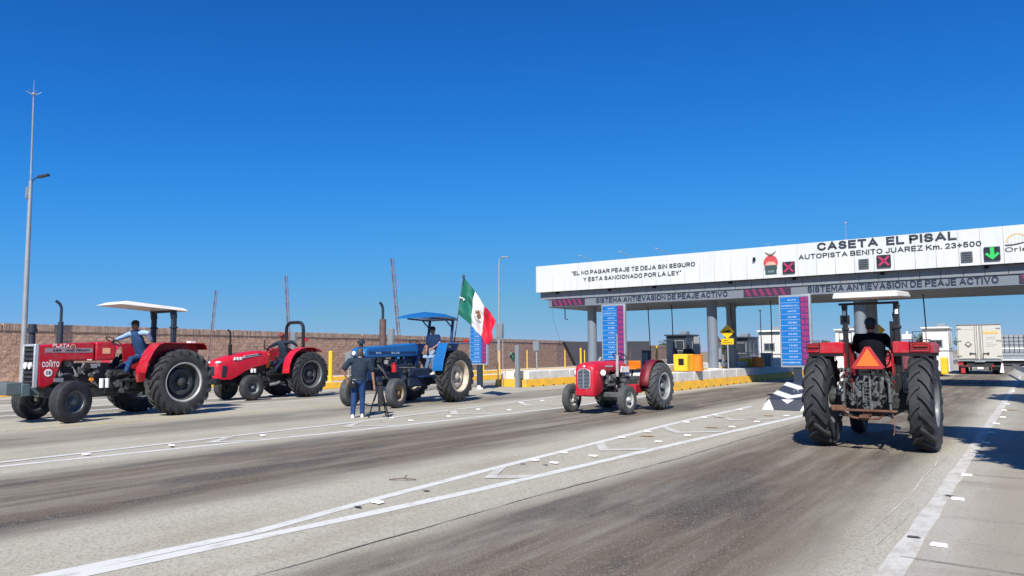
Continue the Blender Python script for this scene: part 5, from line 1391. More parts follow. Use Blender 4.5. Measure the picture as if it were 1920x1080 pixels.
def engine_clutter(t, x0, x1, y0, y1, z0, z1, seed, mats, n=26, pipes=8):
    rg = random.Random(seed)
    b = MB()
    b.m = 0; b.box(((x0 + x1) / 2, (y0 + y1) / 2, (z0 + z1) / 2), ((x1 - x0) * .72, y1 - y0, (z1 - z0) * .9))
    for k in range(n):
        b.m = rg.choice([0, 0, 1, 1, 2] if len(mats) > 2 else [0, 1])
        s = rg.choice((-1, 1)); x = (x0 + x1) / 2 + s * (x1 - x0) * rg.uniform(.36, .5)
        y = rg.uniform(y0, y1); z = rg.uniform(z0, z1)
        if rg.random() < .5: b.box((x, y, z), (rg.uniform(.05, .14), rg.uniform(.06, .22), rg.uniform(.05, .2)))
        else: b.cyl((x - .05, y, z), (x + .06, y, z), rg.uniform(.025, .08), n=12)
    for k in range(pipes):
        b.m = rg.choice([0, 2, 2]) if len(mats) > 2 else 1
        s = rg.choice((-1, 1)); x = (x0 + x1) / 2 + s * (x1 - x0) * rg.uniform(.48, .58)
        y = rg.uniform(y0, y1); z = rg.uniform(z0, z1)
        b.tube([(x, y, z), (x + s * .03, y + rg.uniform(-.1, .1), z - .12), (x, y + rg.uniform(-.25, .25), z + rg.uniform(-.25, .1))], rg.uniform(.006, .014), 6)
    b.build('engine', mats, t, smooth=30)

def hood_prism(t, poly, w, mat, bevel=.035, name='hood'):
    b = MB(); b.prism(poly, -w / 2, w / 2, 'X'); return b.build(name, mat, t, bevel=bevel, segs=3)

def steering(t, y, z, r=.20, tilt=.75, mat=black):
    b = MB()
    c = Vector((0, y, z)); ax = Vector((0, -math.sin(tilt), math.cos(tilt))); u = Vector((1, 0, 0)); v = ax.cross(u)
    ring = [c + (u * math.cos(a) + v * math.sin(a)) * r for a in [2 * math.pi * i / 20 for i in range(21)]]
    b.tube(ring, .014, 6)
    for a in (0.5, 2.6, 4.7): b.tube([c - ax * .03, c + (u * math.cos(a) + v * math.sin(a)) * r], .010, 5)
    b.cyl(c - ax * .45, c, .022)
    return b.build('steering_wheel', mat, t)

def seat(t, y, z, mat=black):
    b = MB(); b.box((0, y, z), (.46, .44, .10)); b.build('seat', mat, t, bevel=.03, segs=3)
    b = MB(); b.box((0, y - .24, z + .20), (.44, .09, .34), (R_(-8), 0, 0)); b.build('seat_back', mat, t, bevel=.03, segs=3)

def fender(t, s, x0, x1, poly, mat, th=.02, side=None):
    """poly: list of (y,z) outer curve front to back; makes a curved sheet x0..x1 plus inner side plate"""
    b = MB()
    n = len(poly)
    xa, xb = s * x0, s * x1
    vs = [(xa, y, z) for y, z in poly] + [(xb, y, z) for y, z in poly] + [(xa, y, z - th) for y, z in poly] + [(xb, y, z - th) for y, z in poly]
    fs = []
    for i in range(n - 1):
        fs += [(i, i + 1, n + i + 1, n + i), (2 * n + i, 3 * n + i, 3 * n + i + 1, 2 * n + i + 1), (i, 2 * n + i, 2 * n + i + 1, i + 1), (n + i, n + i + 1, 3 * n + i + 1, 3 * n + i)]
    fs += [(0, n, 3 * n, 2 * n), (n - 1, 3 * n - 1, 4 * n - 1, 2 * n - 1)]
    b.add(vs, fs)
    if side is None: side = [(y, z - .001) for y, z in poly if y < .8] + [(poly[-1][0], 1.5), (.55, 1.1)]
    pl = side
    b.prism(pl, xa - s * .02, xa, 'X')
    return b.build('fender', mat, t, bevel=.008, segs=2)

def canopy_roof(t, x0, x1, y0, y1, z0, z1, mat, drop=.07, name='roof', i=.10):
    b = MB()
    def zz(y): return z0 + (z1 - z0) * (y - y0) / (y1 - y0)
    b.add([(x0, y0, zz(y0) - drop), (x1, y0, zz(y0) - drop), (x1, y1, zz(y1) - drop), (x0, y1, zz(y1) - drop),
           (x0 + i, y0 + i, zz(y0)), (x1 - i, y0 + i, zz(y0)), (x1 - i, y1 - i * 2.5, zz(y1)), (x0 + i, y1 - i * 2.5, zz(y1))],
          [(0, 3, 2, 1), (4, 5, 6, 7), (0, 1, 5, 4), (1, 2, 6, 5), (2, 3, 7, 6), (3, 0, 4, 7)])
    return b.build(name, mat, t, bevel=.02, segs=2)

def chassis(t, wb, R, Rf, tr, tf, wf, zt, mats):
    b = MB(); b.box((0, .0, R), (2 * tr - .35, .26, .28)); b.cyl((-tr + .05, 0, R), (tr - .05, 0, R), .10, n=14); b.build('rear_axle', mats[0], t, bevel=.03)
    b = MB(); b.box((0, wb * .30, R - .02), (.42, wb * .55, .52)); b.box((0, wb * .62, R - .10), (.36, wb * .4, .5)); b.build('transmission', mats[0], t, bevel=.04)
    b = MB(); b.box((0, wb, Rf + .12), (2 * tf - .15, .12, .13)); b.box((0, wb, Rf + .22), (.26, .5, .26))
    for s in (-1, 1): b.cyl((s * (tf - .16), wb, Rf - .05), (s * (tf - .16), wb, Rf + .30), .045); b.cyl((s * (tf - .16), wb, Rf), (s * (tf - .02), wb, Rf), .05)
    b.cyl((-tf + .2, wb - .22, Rf + .05), (tf - .2, wb - .22, Rf + .05), .018)
    b.build('front_axle', mats[1], t, bevel=.01)

# ---------------------------------------------------------------- tractor A: big red with white roof, left edge
def place(ax, ay, hx, hy): return (ax, ay, 0), math.atan2(-hx, hy)
def tractor_big():
    loc, rz = place(-20.44, 11.34, .03, -1)
    t = thing('tractor', 'large red tractor with a flat white roof and grey front weights, leftmost of all', 'tractor', loc, rz)
    R, wb, Rf = .90, 2.80, .52
    chassis(t, wb, R, Rf, 1.05, .96, .3, 1.5, (iron, castgrey))
    for s in (-1, 1):
        rear_wheel(t, s * 1.05, 0, R, .50, .52, s, rubber_d, rimdark if s < 0 else rimgrey, 21, rim2=rimlight)
        front_wheel(t, s * .98, wb, Rf, .33, .26, s, rubber, rimgrey, 3, R_(17))
    hood_prism(t, [(3.28, .90), (3.32, 1.90), (2.66, 1.95), (1.95, 1.99), (1.95, 1.50), (2.72, 1.51), (2.92, .94), (3.12, .84)], .66, red, .04)
    b = MB(); b.prism([(1.93, 1.985), (1.53, 2.02), (1.38, 1.86), (1.42, 1.52), (1.93, 1.50)], -.34, .34, 'X'); c = b.build('cowl', red, t, bevel=.04, segs=3)
    b = MB(); b.box((-.345, 1.66, 1.76), (.004, .20, .15)); b.build('orange_sticker', M('sticker_orange', (.75, .40, .22), .5), c)
    # grille
    b = MB(); b.box((0, 3.33, 1.40), (.54, .05, .98)); g = b.build('grille', blackm, t)
    for k in range(8):
        b = MB(); b.box((0, 3.36, 1.00 + k * .112), (.50, .03, .05), (R_(25), 0, 0)); b.build('louvre', iron, g)
    b = MB()
    for s in (-1, 1): b.box((s * .30, 3.34, 1.39), (.065, .10, 1.06))
    b.box((0, 3.34, 1.90), (.66, .10, .06)); b.build('grille_frame', silver, g, bevel=.015)
    for s in (-1, 1):
        b = MB(); b.cyl((s * .12, 3.36, 1.40), (s * .12, 3.405, 1.40), .085, n=18); b.build('headlight', lampglass, t)
    # badges and writing on the near side (-x)
    U = (0, -1, 0); V = (0, 0, 1); x = -.334
    b = MB(); b.box((x, 2.58, 1.775), (.006, 1.14, .115)); st = b.build('badge_strip', M('strip_grey', (.30, .24, .27), .5), t)
    text('285', 'lettering', black, st, (x - .003, 2.98, 1.745), U, V, .20, .06, .003, .2)
    text('MASSEY FERGUSON', 'lettering', black, st, (x - .003, 2.68, 1.745), U, V, .58, .06, .003, .2)
    text('PLATA', 'lettering', white, t, (x, 2.99, 1.855), U, V, .40, .085, .004, .2, shear=.15)
    text('AGRICOLA', 'lettering', white, t, (x, 2.90, 1.836), U, V, .26, .02, .004, .2)
    b = MB(); b.lathe([(0, .0001), (0.0, .07)], (x - .004, 2.50, 1.865), 'X', 18); q = b.build('emblem', M('emblem_orange', (.70, .32, .22), .5, 0, .3, 20), t)
    b = MB(); b.lathe([(0, .02), (0.0, .045)], (x - .006, 2.50, 1.86), 'X', 14); b.build('emblem_ring', black, q)
    text('COÑITO', 'lettering', white, t, (x, 3.21, 1.36), U, V, .40, .135, .004, .2)
    b = MB(); b.cyl((x, 3.06, 1.22), (x - .006, 3.06, 1.22), .095, n=26); q = b.build('number_disc', white, t)
    text('08', 'lettering', letterdark, q, (x - .006, 3.06, 1.22), U, V, .11, .09, .003, .2, center=True)
    b = MB(); b.box((x, 2.08, 1.53), (.006, .12, .03)); b.build('white_sticker', white, t)
    # weights
    for k in range(10):
        b = MB(); b.box((-.42 + k * .093, 3.86, .86), (.085, .34, .30)); b.build('front_weight', weightgrey, t, bevel=.02)
    b = MB(); b.box((0, 3.60, .82), (.95, .20, .30)); b.box((0, 3.4, .78), (.4, .4, .22)); b.build('weight_bracket', weightgrey, t, bevel=.02)
    engine_clutter(t, -.30, .30, 1.5, 2.85, .85, 1.48, 3, [iron, castgrey, steel], 44, 16)
    engine_clutter(t, -.34, .34, .8, 1.6, .70, 1.30, 4, [iron, castgrey, castgrey], 30, 8)
    for yy in (1.78, 1.64):
        b = MB(); b.cyl((-.40, yy, .80), (-.40, yy, 1.04), .055, n=14); b.build('filter', white, t)
    b = MB(); b.cyl((-.40, 2.06, 1.02), (-.46, 2.06, 1.02), .05, n=12); b.build('side_lamp', amber, t)
    # exhaust
    b = MB(); b.cyl((-.12, 2.72, 1.93), (-.12, 2.72, 2.50), .062, n=16); b.tube([(-.12, 2.72, 2.5), (-.12, 2.72, 2.85), (-.12, 2.76, 2.95), (-.12, 2.86, 3.03)], .035, 10); b.build('exhaust', darkslate, t)
    b = MB(); b.cyl((.1, 3.28, 1.9), (.1, 3.28, 2.22), .075, n=14); b.cyl((.1, 3.28, 2.22), (.1, 3.28, 2.32), .115, n=16); b.cyl((.1, 3.28, 2.32), (.1, 3.28, 2.43), .085, n=16); b.build('air_precleaner', darkslate, t)
    # fenders
    fp = [(1.06, 1.20), (1.00, 1.45), (.86, 1.75), (.70, 1.93), (.55, 1.98), (-.62, 1.97), (-.70, 1.90), (-.74, 1.80)]
    for s in (-1, 1): fender(t, s, .74, 1.20, fp, red)
    b = MB(); b.box((-1.0, -.35, 2.0), (.18, .16, .05)); b.build('fender_lamp', white, t)
    b = MB()
    for s in (-1, 1): b.box((s * .36, .85, .98), (.34, .8, .03)); b.box((s * .50, .62, 1.1), (.05, .3, .35))
    b.build('footplate', iron, t)
    b = MB(); b.box((-.52, .78, 1.12), (.12, .28, .42)); b.build('side_box', red2, t, bevel=.02)
    seat(t, .42, 1.48); steering(t, 1.30, 2.02, .21, .6)
    b = MB()
    for x_, y_, z_ in ((-.14, .95, 1.55), (.12, .9, 1.5), (-.22, 1.1, 1.4)): b.tube([(x_, y_, .95), (x_ * 1.1, y_ - .1, z_)], .010, 5); b.ball((x_ * 1.1, y_ - .1, z_), .022, 8, 6)
    b.build('lever', black, t)
    # roll frame and roof
    b = MB()
    for s in (-1, 1):
        b.box((s * .50, -.12, 2.10), (.10, .13, 1.15)); b.box((s * .50, -.12, 2.42), (.15, .18, .05)); b.box((s * .50, -.10, 2.82), (.10, .16, .30), (R_(-8), 0, 0))
    b.box((0, -.1, 2.88), (1.1, .1, .07)); b.build('roll_frame', darkslate, t, bevel=.012)
    canopy_roof(t, -.62, .66, -.52, 1.50, 2.98, 3.10, offwhite, .10)
    rg = random.Random(8)
    person('driver in a dark cap and navy vest with light blue sleeves, on the leftmost tractor', loc, rz, (-.05, .50, 1.60), (-.05, .74, 2.46),
           ((-.52, .52, 2.03), (.10, 1.22, 2.05)), ((-.34, 1.12, 1.12), (.26, 1.2, 1.05)), shirt_lb, jeans, shoe_d, skin2, 'long', black, width=.44, vest_m=vest, head_yaw=-.1,
           elbow_bend=((-1, -.3, -.3), (1, -.3, -.6)))
tractor_big()

# ---------------------------------------------------------------- tractor B: modern red with roll bar
def tractor_modern():
    loc, rz = place(-23.80, 18.70, .03, -1)
    t = thing('tractor', 'red tractor with a sloping rounded hood and a black roll bar, second from the left', 'tractor', loc, rz)
    R, wb, Rf = .87, 2.50, .46
    chassis(t, wb, R, Rf, .78, .74, .28, 1.3, (iron, iron))
    for s in (-1, 1):
        rear_wheel(t, s * .80, 0, R, .46, .50, s, rubber, rimdark, 20, rim2=rimgrey)
        front_wheel(t, s * .74, wb, Rf, .28, .22, s, rubber_d, rimgrey, 2)
    # hood: lofted with arched lower edge
    st = [(3.62, .20, .88, 1.30), (3.58, .27, .80, 1.42), (3.40, .31, .76, 1.50), (3.05, .33, .76, 1.60), (2.80, .335, .86, 1.66), (2.50, .34, 1.04, 1.71), (2.10, .345, 1.17, 1.76), (1.75, .35, 1.25, 1.79), (1.50, .34, 1.30, 1.74)]
    rings = []
    for y, hw, zb, zt in st:
        rings.append([(-hw, y, zb), (-hw * 1.02, y, zb + (zt - zb) * .5), (-hw * .96, y, zb + (zt - zb) * .80), (-hw * .72, y, zt - .025), (-hw * .3, y, zt), (hw * .3, y, zt), (hw * .72, y, zt - .025), (hw * .96, y, zb + (zt - zb) * .80), (hw * 1.02, y, zb + (zt - zb) * .5), (hw, y, zb)])
    b = MB(); b.loft(rings); b.build('hood', redbr, t, smooth=50)
    b = MB(); b.box((0, 3.60, 1.06), (.34, .06, .34)); g = b.build('grille', darkslate, t, bevel=.02)
    b = MB()
    for k in range(5): b.box((0, 3.635, .94 + k * .06), (.30, .012, .012))
    b.build('grille_bar', black, g)
    b = MB(); b.prism([(3.45, .86), (3.28, .86), (3.22, 1.22), (3.40, 1.26)], -.335, -.32, 'X'); b.build('side_grille', darkslate, t)
    for s in (-1, 1):
        b = MB(); b.ball((s * .21, 3.50, 1.36), (.10, .12, .055), 14, 8); b.build('headlight', lampglass, t)
    x = -.352; U = (0, -1, 0)
    b = MB()
    for k in range(3): b.prism([(2.98 - k * .12, 1.44), (2.90 - k * .12, 1.44), (2.87 - k * .12, 1.54), (2.95 - k * .12, 1.55)], x - .004, x + .03, 'X')
    b.build('white_stripe', white, t, smooth=0)
    b = MB(); b.prism([(2.62, 1.50), (1.85, 1.60), (1.95, 1.67), (2.55, 1.60)], x - .006, x + .03, 'X'); q = b.build('logo_field', silver, t, smooth=0)
    b = MB(); b.prism([(2.52, 1.55), (1.80, 1.63), (1.90, 1.67), (2.48, 1.60)], x - .010, x - .007, 'X'); b.build('logo_dark', black, q, smooth=0)
    text('MASSEY FERGUSON', 'lettering', white, q, (x - .010, 2.46, 1.575), (0, -1, .12), (0, .12, 1), .5, .03, .003, .2)
    engine_clutter(t, -.26, .26, 1.2, 2.6, .62, 1.25, 7, [iron, iron, castgrey], 34, 8)
    b = MB(); b.box((0, 3.0, .72), (.5, .9, .16)); b.box((0, 3.55, .70), (.62, .2, .22)); b.build('front_frame', blackm, t, bevel=.02)
    for yy in (2.2, 2.08):
        b = MB(); b.cyl((-.34, yy, .98), (-.34, yy, 1.12), .05); b.build('filter', white, t)
    b = MB(); b.tube([(-.42, 1.45, .52), (-.48, 1.25, .55), (-.46, 1.05, .60)], .05, 8); b.build('step_pipe', steel, t)
    b = MB(); b.cyl((-.1, 2.97, 1.6), (-.1, 2.97, 2.00), .065, n=14); b.tube([(-.1, 2.97, 2.0), (-.1, 2.97, 2.38), (-.1, 3.0, 2.47), (-.1, 3.08, 2.52)], .032, 8); b.build('exhaust', blackm, t)
    fp = [(1.05, .95), (1.02, 1.25), (.92, 1.52), (.75, 1.72), (.50, 1.85), (.22, 1.90), (-.1, 1.90), (-.38, 1.84), (-.56, 1.74)]
    for s in (-1, 1): fender(t, s, .60, .99, fp, redbr if s < 0 else red2)
    b = MB(); b.box((0, .9, .90), (1.0, .9, .04)); b.build('footplate', blackm, t)
    b = MB(); b.box((0, 1.42, 1.40), (.5, .14, .55)); b.build('dashboard', orangeb, t, bevel=.04)
    seat(t, .38, 1.36); steering(t, 1.22, 1.86, .19, .6)
    b = MB(); b.tube([(-.1, 1.5, 1.78), (-.12, 1.52, 2.18)], .018, 6); b.tube([(.3, 1.5, 1.7), (.33, 1.5, 1.95)], .012, 6); b.build('lever', black, t)
    b = MB()
    pts = [(-.50, -.02, 1.0), (-.50, .0, 2.58), (-.47, .0, 2.74), (-.36, .0, 2.85), (-.2, 0, 2.88), (.2, 0, 2.88), (.36, 0, 2.85), (.47, 0, 2.74), (.50, 0, 2.58), (.50, -.02, 1.0)]
    b.tube(pts, .066, 8); b.build('roll_bar', black, t)
    b = MB()
    for s in (-1, 1): b.cyl((s * .66, .0, 2.20), (s * .66, -.06, 2.20), .06, n=14); b.box((s * .57, 0, 2.2), (.12, .02, .03))
    b.build('tail_lamp', redlens, t)
    person('bearded driver in a dark shirt on the red tractor with the roll bar', loc, rz, (0, .42, 1.46), (0, .62, 2.30), ((-.58, .34, 1.95), (.16, 1.12, 1.90)), ((-.26, 1.12, .95), (.24, 1.12, .95)),
           shirt_char, darkpants, shoe_d, skin2, 'long', maroon, width=.42, head_yaw=.55, elbow_bend=((-1, -.1, .1), (1, -.2, -.3)))
tractor_modern()

# ---------------------------------------------------------------- tractor C: blue
def tractor_blue():
    loc, rz = place(-17.10, 19.42, .085, -.996)
    t = thing('tractor', 'blue tractor with a blue roof and cream rear rims carrying the flag', 'tractor', loc, rz)
    R, wb, Rf = .87, 3.22, .45
    chassis(t, wb, R, Rf, .92, .88, .26, 1.4, (navy, navy))
    for s in (-1, 1):
        rear_wheel(t, s * .95, .16, R, .46, .52, s, rubber_d, rimcream, 20)
        front_wheel(t, s * .92, wb, Rf, .28, .24, s, rubber_g, rimtan, 3, R_(8))
    hood_prism(t, [(3.86, 1.56), (3.90, 1.76), (3.76, 1.83), (2.8, 1.89), (1.9, 1.94), (1.45, 1.98), (1.30, 1.86), (1.38, 1.55), (3.76, 1.50)], .60, blue, .05)
    hood_prism(t, [(3.79, .82), (3.84, 1.58), (3.46, 1.58), (3.46, .82)], .56, dblue, .03, 'radiator_shell')
    b = MB(); b.box((0, 3.84, 1.20), (.46, .04, .66)); g = b.build('grille', blackm, t)
    b = MB()
    for k in range(7): b.box((0, 3.87, .95 + k * .085), (.44, .02, .02))
    b.build('grille_bar', dblue, g)
    for s in (-1, 1):
        b = MB(); b.cyl((s * .17, 3.86, 1.66), (s * .17, 3.92, 1.66), .065, n=16); b.build('headlight', lampglass, t)
    x = -.306; U = (0, -1, 0); V = (0, 0, 1)
    b = MB(); b.box((x + .003, 2.60, 1.665), (.006, 2.3, .085)); q = b.build('hood_stripe', dblue, t)
    lt = M('pale_blue_letters', (.55, .70, .85), .5)
    text('6610', 'lettering', lt, q, (x - .001, 3.45, 1.635), U, V, .24, .055, .003, .2)
    text('HOLLAND', 'lettering', lt, q, (x - .001, 2.72, 1.635), U, V, .40, .058, .003, .2)
    engine_clutter(t, -.28, .28, 1.5, 3.6, .78, 1.50, 12, [navy, iron, castgrey], 44, 14)
    b = MB(); b.box((0, 1.2, .85), (.55, 1.2, .6)); b.build('gearbox', navy, t, bevel=.05)
    b = MB(); b.cyl((-.36, 2.65, 1.06), (-.36, 2.65, 1.30), .085, n=16); b.cyl((-.36, 2.65, 1.30), (-.36, 2.65, 1.36), .03, n=10); b.build('fire_extinguisher', red2, t)
    b = MB(); b.cyl((-.34, 3.0, 1.32), (-.34, 3.0, 1.44), .07, n=14); b.build('filter_bowl', steel, t)
    b = MB(); b.tube([(-.38, 2.4, 1.20), (-.39, 1.6, 1.18)], .014, 6); b.tube([(-.33, 3.4, 1.3), (-.38, 3.2, 1.1), (-.36, 3.0, .9)], .02, 6); b.build('side_rod', steel, t)
    b = MB(); b.cyl((-.1, 2.90, 1.85), (-.1, 2.90, 2.72), .105, n=18); b.build('exhaust_muffler', exhaustrust, t)
    b = MB(); b.tube([(-.1, 2.9, 2.7), (-.1, 2.9, 3.05), (-.1, 2.94, 3.15), (-.1, 3.04, 3.24)], .042, 10); b.build('exhaust_pipe', darkslate, t)
    b = MB(); b.cyl((.05, 3.72, 1.8), (.05, 3.72, 1.95), .06); b.cyl((.05, 3.72, 1.95), (.05, 3.72, 2.04), .12, n=16); b.cyl((.05, 3.72, 2.04), (.05, 3.72, 2.09), .08, n=16); b.build('air_precleaner', darkslate, t)
    fp = [(1.02, 1.10), (.96, 1.40), (.74, 1.94), (.68, 1.98), (-.50, 1.98), (-.62, 1.97)]
    fp = [(y + .12, z) for y, z in fp]
    for s in (-1, 1): fender(t, s, .74, 1.14, fp, blue, .03, side=[(.78, 1.97), (-.38, 1.97), (-.1, 1.5), (.4, 1.2), (.85, 1.3)])
    b = MB(); b.cyl((-1.05, .62, 1.86), (-1.05, .66, 1.86), .05, n=12); b.build('fender_lamp', lampglass, t)
    b = MB(); b.box((-.9, -.55, 2.06), (.12, .05, .12)); b.build('tail_lamp', redlens, t)
    b = MB(); b.box((0, .95, .88), (1.1, .85, .04)); b.box((0, 1.32, 1.55), (.46, .12, .65)); b.build('footplate', dblue, t)
    seat(t, .20, 1.52, shirt_lb); steering(t, 1.12, 1.98, .20, .6)
    b = MB()
    for s in (-1, 1):
        b.tube([(s * .50, -.28, 1.4), (s * .50, -.26, 2.1), (s * .50, -.36, 2.80)], .05, 8)
        b.tube([(s * .50, -.36, 2.78), (s * .5, .1, 2.80), (s * .5, .9, 2.82)], .03, 6); b.tube([(s * .5, -.34, 2.5), (s * .5, .10, 2.80)], .025, 6)
    b.build('roll_frame', dblue, t)
    # domed roof
    rings = []
    for y, hw, zc, th in ((-.55, .55, 2.84, .02), (-.48, .62, 2.88, .07), (-.1, .68, 2.92, .12), (.6, .70, 2.93, .13), (1.1, .68, 2.90, .09), (1.35, .62, 2.87, .02)):
        rings.append([(-hw, y, zc - .06), (-hw * .9, y, zc), (-hw * .5, y, zc + th * .7), (0, y, zc + th), (hw * .5, y, zc + th * .7), (hw * .9, y, zc), (hw, y, zc - .06), (0, y, zc - .05)])
    b = MB(); b.loft(rings); b.build('roof', blue, t, smooth=45)
    person('driver in a grey-blue shirt, light jeans and dark cap on the blue tractor', loc, rz, (-.02, .14, 1.60), (-.05, .22, 2.42), ((-.22, .46, 1.80), (-.02, .52, 1.78)), ((-.40, .60, .93), (-.12, .72, .93)),
           shirt_grey, jeans_l, shoe_w, skin, 'short', black, width=.42, head_yaw=.0, elbow_bend=((-1, -.6, -.3), (1, -.5, -.3)))
    # flag on its pole
    f = thing('flag', 'green white and red flag waving from a pole at the back of the blue tractor', 'flag', (0, 0, 0))
    b = MB(); base = Vector((-16.95, 20.15, 1.5)); topp = Vector((-17.17, 21.07, 4.47)); b.cyl(base, topp, .018, n=8); b.ball(topp, (.05, .05, .08), 10, 8); b.build('flag_pole', M('pole_dark', (.06, .035, .04), .6), f)
    top0 = topp - Vector((0, 0, .03)); bot0 = top0.lerp(base, .47)
    Rv = Vector((.815, .579, 0)); Dv = Vector((-.579, .815, 0))
    def P(u, v):    # u along the fly, v down the hoist
        h = top0.lerp(bot0, v)
        tp = Rv * (1.22 * u - .04 * u * u) + Vector((0, 0, -1.62 * u + .02 * math.sin(6 * u)))
        bt = Rv * (1.22 * u + .06 * math.sin(5 * u)) + Vector((0, 0, -1.36 * u + .22 * u * u))
        q = h + tp.lerp(bt, v)
        fold = .07 * math.sin(9 * u + 2.5 * v) * u + .045 * math.sin(17 * u - 5 * v + 1) * (.3 + u) + .03 * math.sin(13 * v + 4 * u)
        edge = .09 * max(0, u - .62) * math.sin(10 * v + 1)
        return q + Dv * fold * 1.6 + Rv * (fold * .35 + edge)
    fm = [M('flag_green', (.0, .115, .075), .7, 0, .06, 8), M('flag_white', (.70, .70, .68), .7, 0, .03, 8), M('flag_red', (.55, .008, .03), .7, 0, .06, 8)]
    nu, nv = 54, 30
    for k, nm in enumerate(('green_field', 'white_field', 'red_field')):
        b = MB(); u0 = k / 3; vs = []
        n3 = nu // 3
        for i in range(n3 + 1):
            for j in range(nv + 1): vs.append(P(u0 + i / n3 / 3, j / nv))
        b.add(vs, [(i * (nv + 1) + j, (i + 1) * (nv + 1) + j, (i + 1) * (nv + 1) + j + 1, i * (nv + 1) + j + 1) for i in range(n3) for j in range(nv)])
        o = b.build(nm, fm[k], f, smooth=180, normals=False)
        so = o.modifiers.new('s', 'SOLIDIFY'); so.thickness = .004; so.offset = 0
    eb = M('emblem_brown', (.20, .09, .05), .7, 0, .4, 60); eg = M('emblem_green', (.10, .16, .07), .7)
    for sgn in (-1, 1):
        def E(u, v): return P(.5 + u * .155, .5 + v * .21) + Dv * sgn * .010
        b = MB()
        N = 20
        for i in range(N):   # lower wreath
            a0 = math.pi * (0.02 + .96 * i / N); a1 = math.pi * (0.02 + .96 * (i + .75) / N)
            b.add([E(math.cos(a0) * .92, math.sin(a0) * .92), E(math.cos(a1) * .95, math.sin(a1) * .95), E(math.cos(a1) * .78, math.sin(a1) * .78), E(math.cos(a0) * .80, math.sin(a0) * .80)], [(0, 1, 2, 3)])
        b.build('emblem_wreath', eg, f, smooth=0, normals=False)
        b = MB()
        for pts in ([(-.12, -.62), (.12, -.70), (.30, -.52), (.16, -.40), (.42, -.42), (.66, -.10), (.62, .25), (.40, .05), (.30, .40), (.05, .55), (-.20, .38), (-.10, .0), (-.30, .1), (-.52, .28), (-.40, -.1), (-.22, -.35)],
                    [(-.5, .55), (.5, .55), (.4, .66), (-.4, .66)], [(-.55, -.2), (-.42, -.35), (-.34, -.12), (-.48, .12)]):
            b.add([E(*p) for p in pts], [tuple(range(len(pts)))])
        b.build('emblem_eagle', eb, f, smooth=0, normals=False)
    b = MB(); c = P(.03, .55) - Dv * .03; b.ball(c, (.06, .03, .03), 8, 6); b.ball(c + Vector((.05, .04, -.05)), (.04, .02, .05), 8, 6); b.ball(c + Vector((-.05, -.04, .03)), (.05, .02, .03), 8, 6); b.build('white_ribbon', white, f)
tractor_blue()

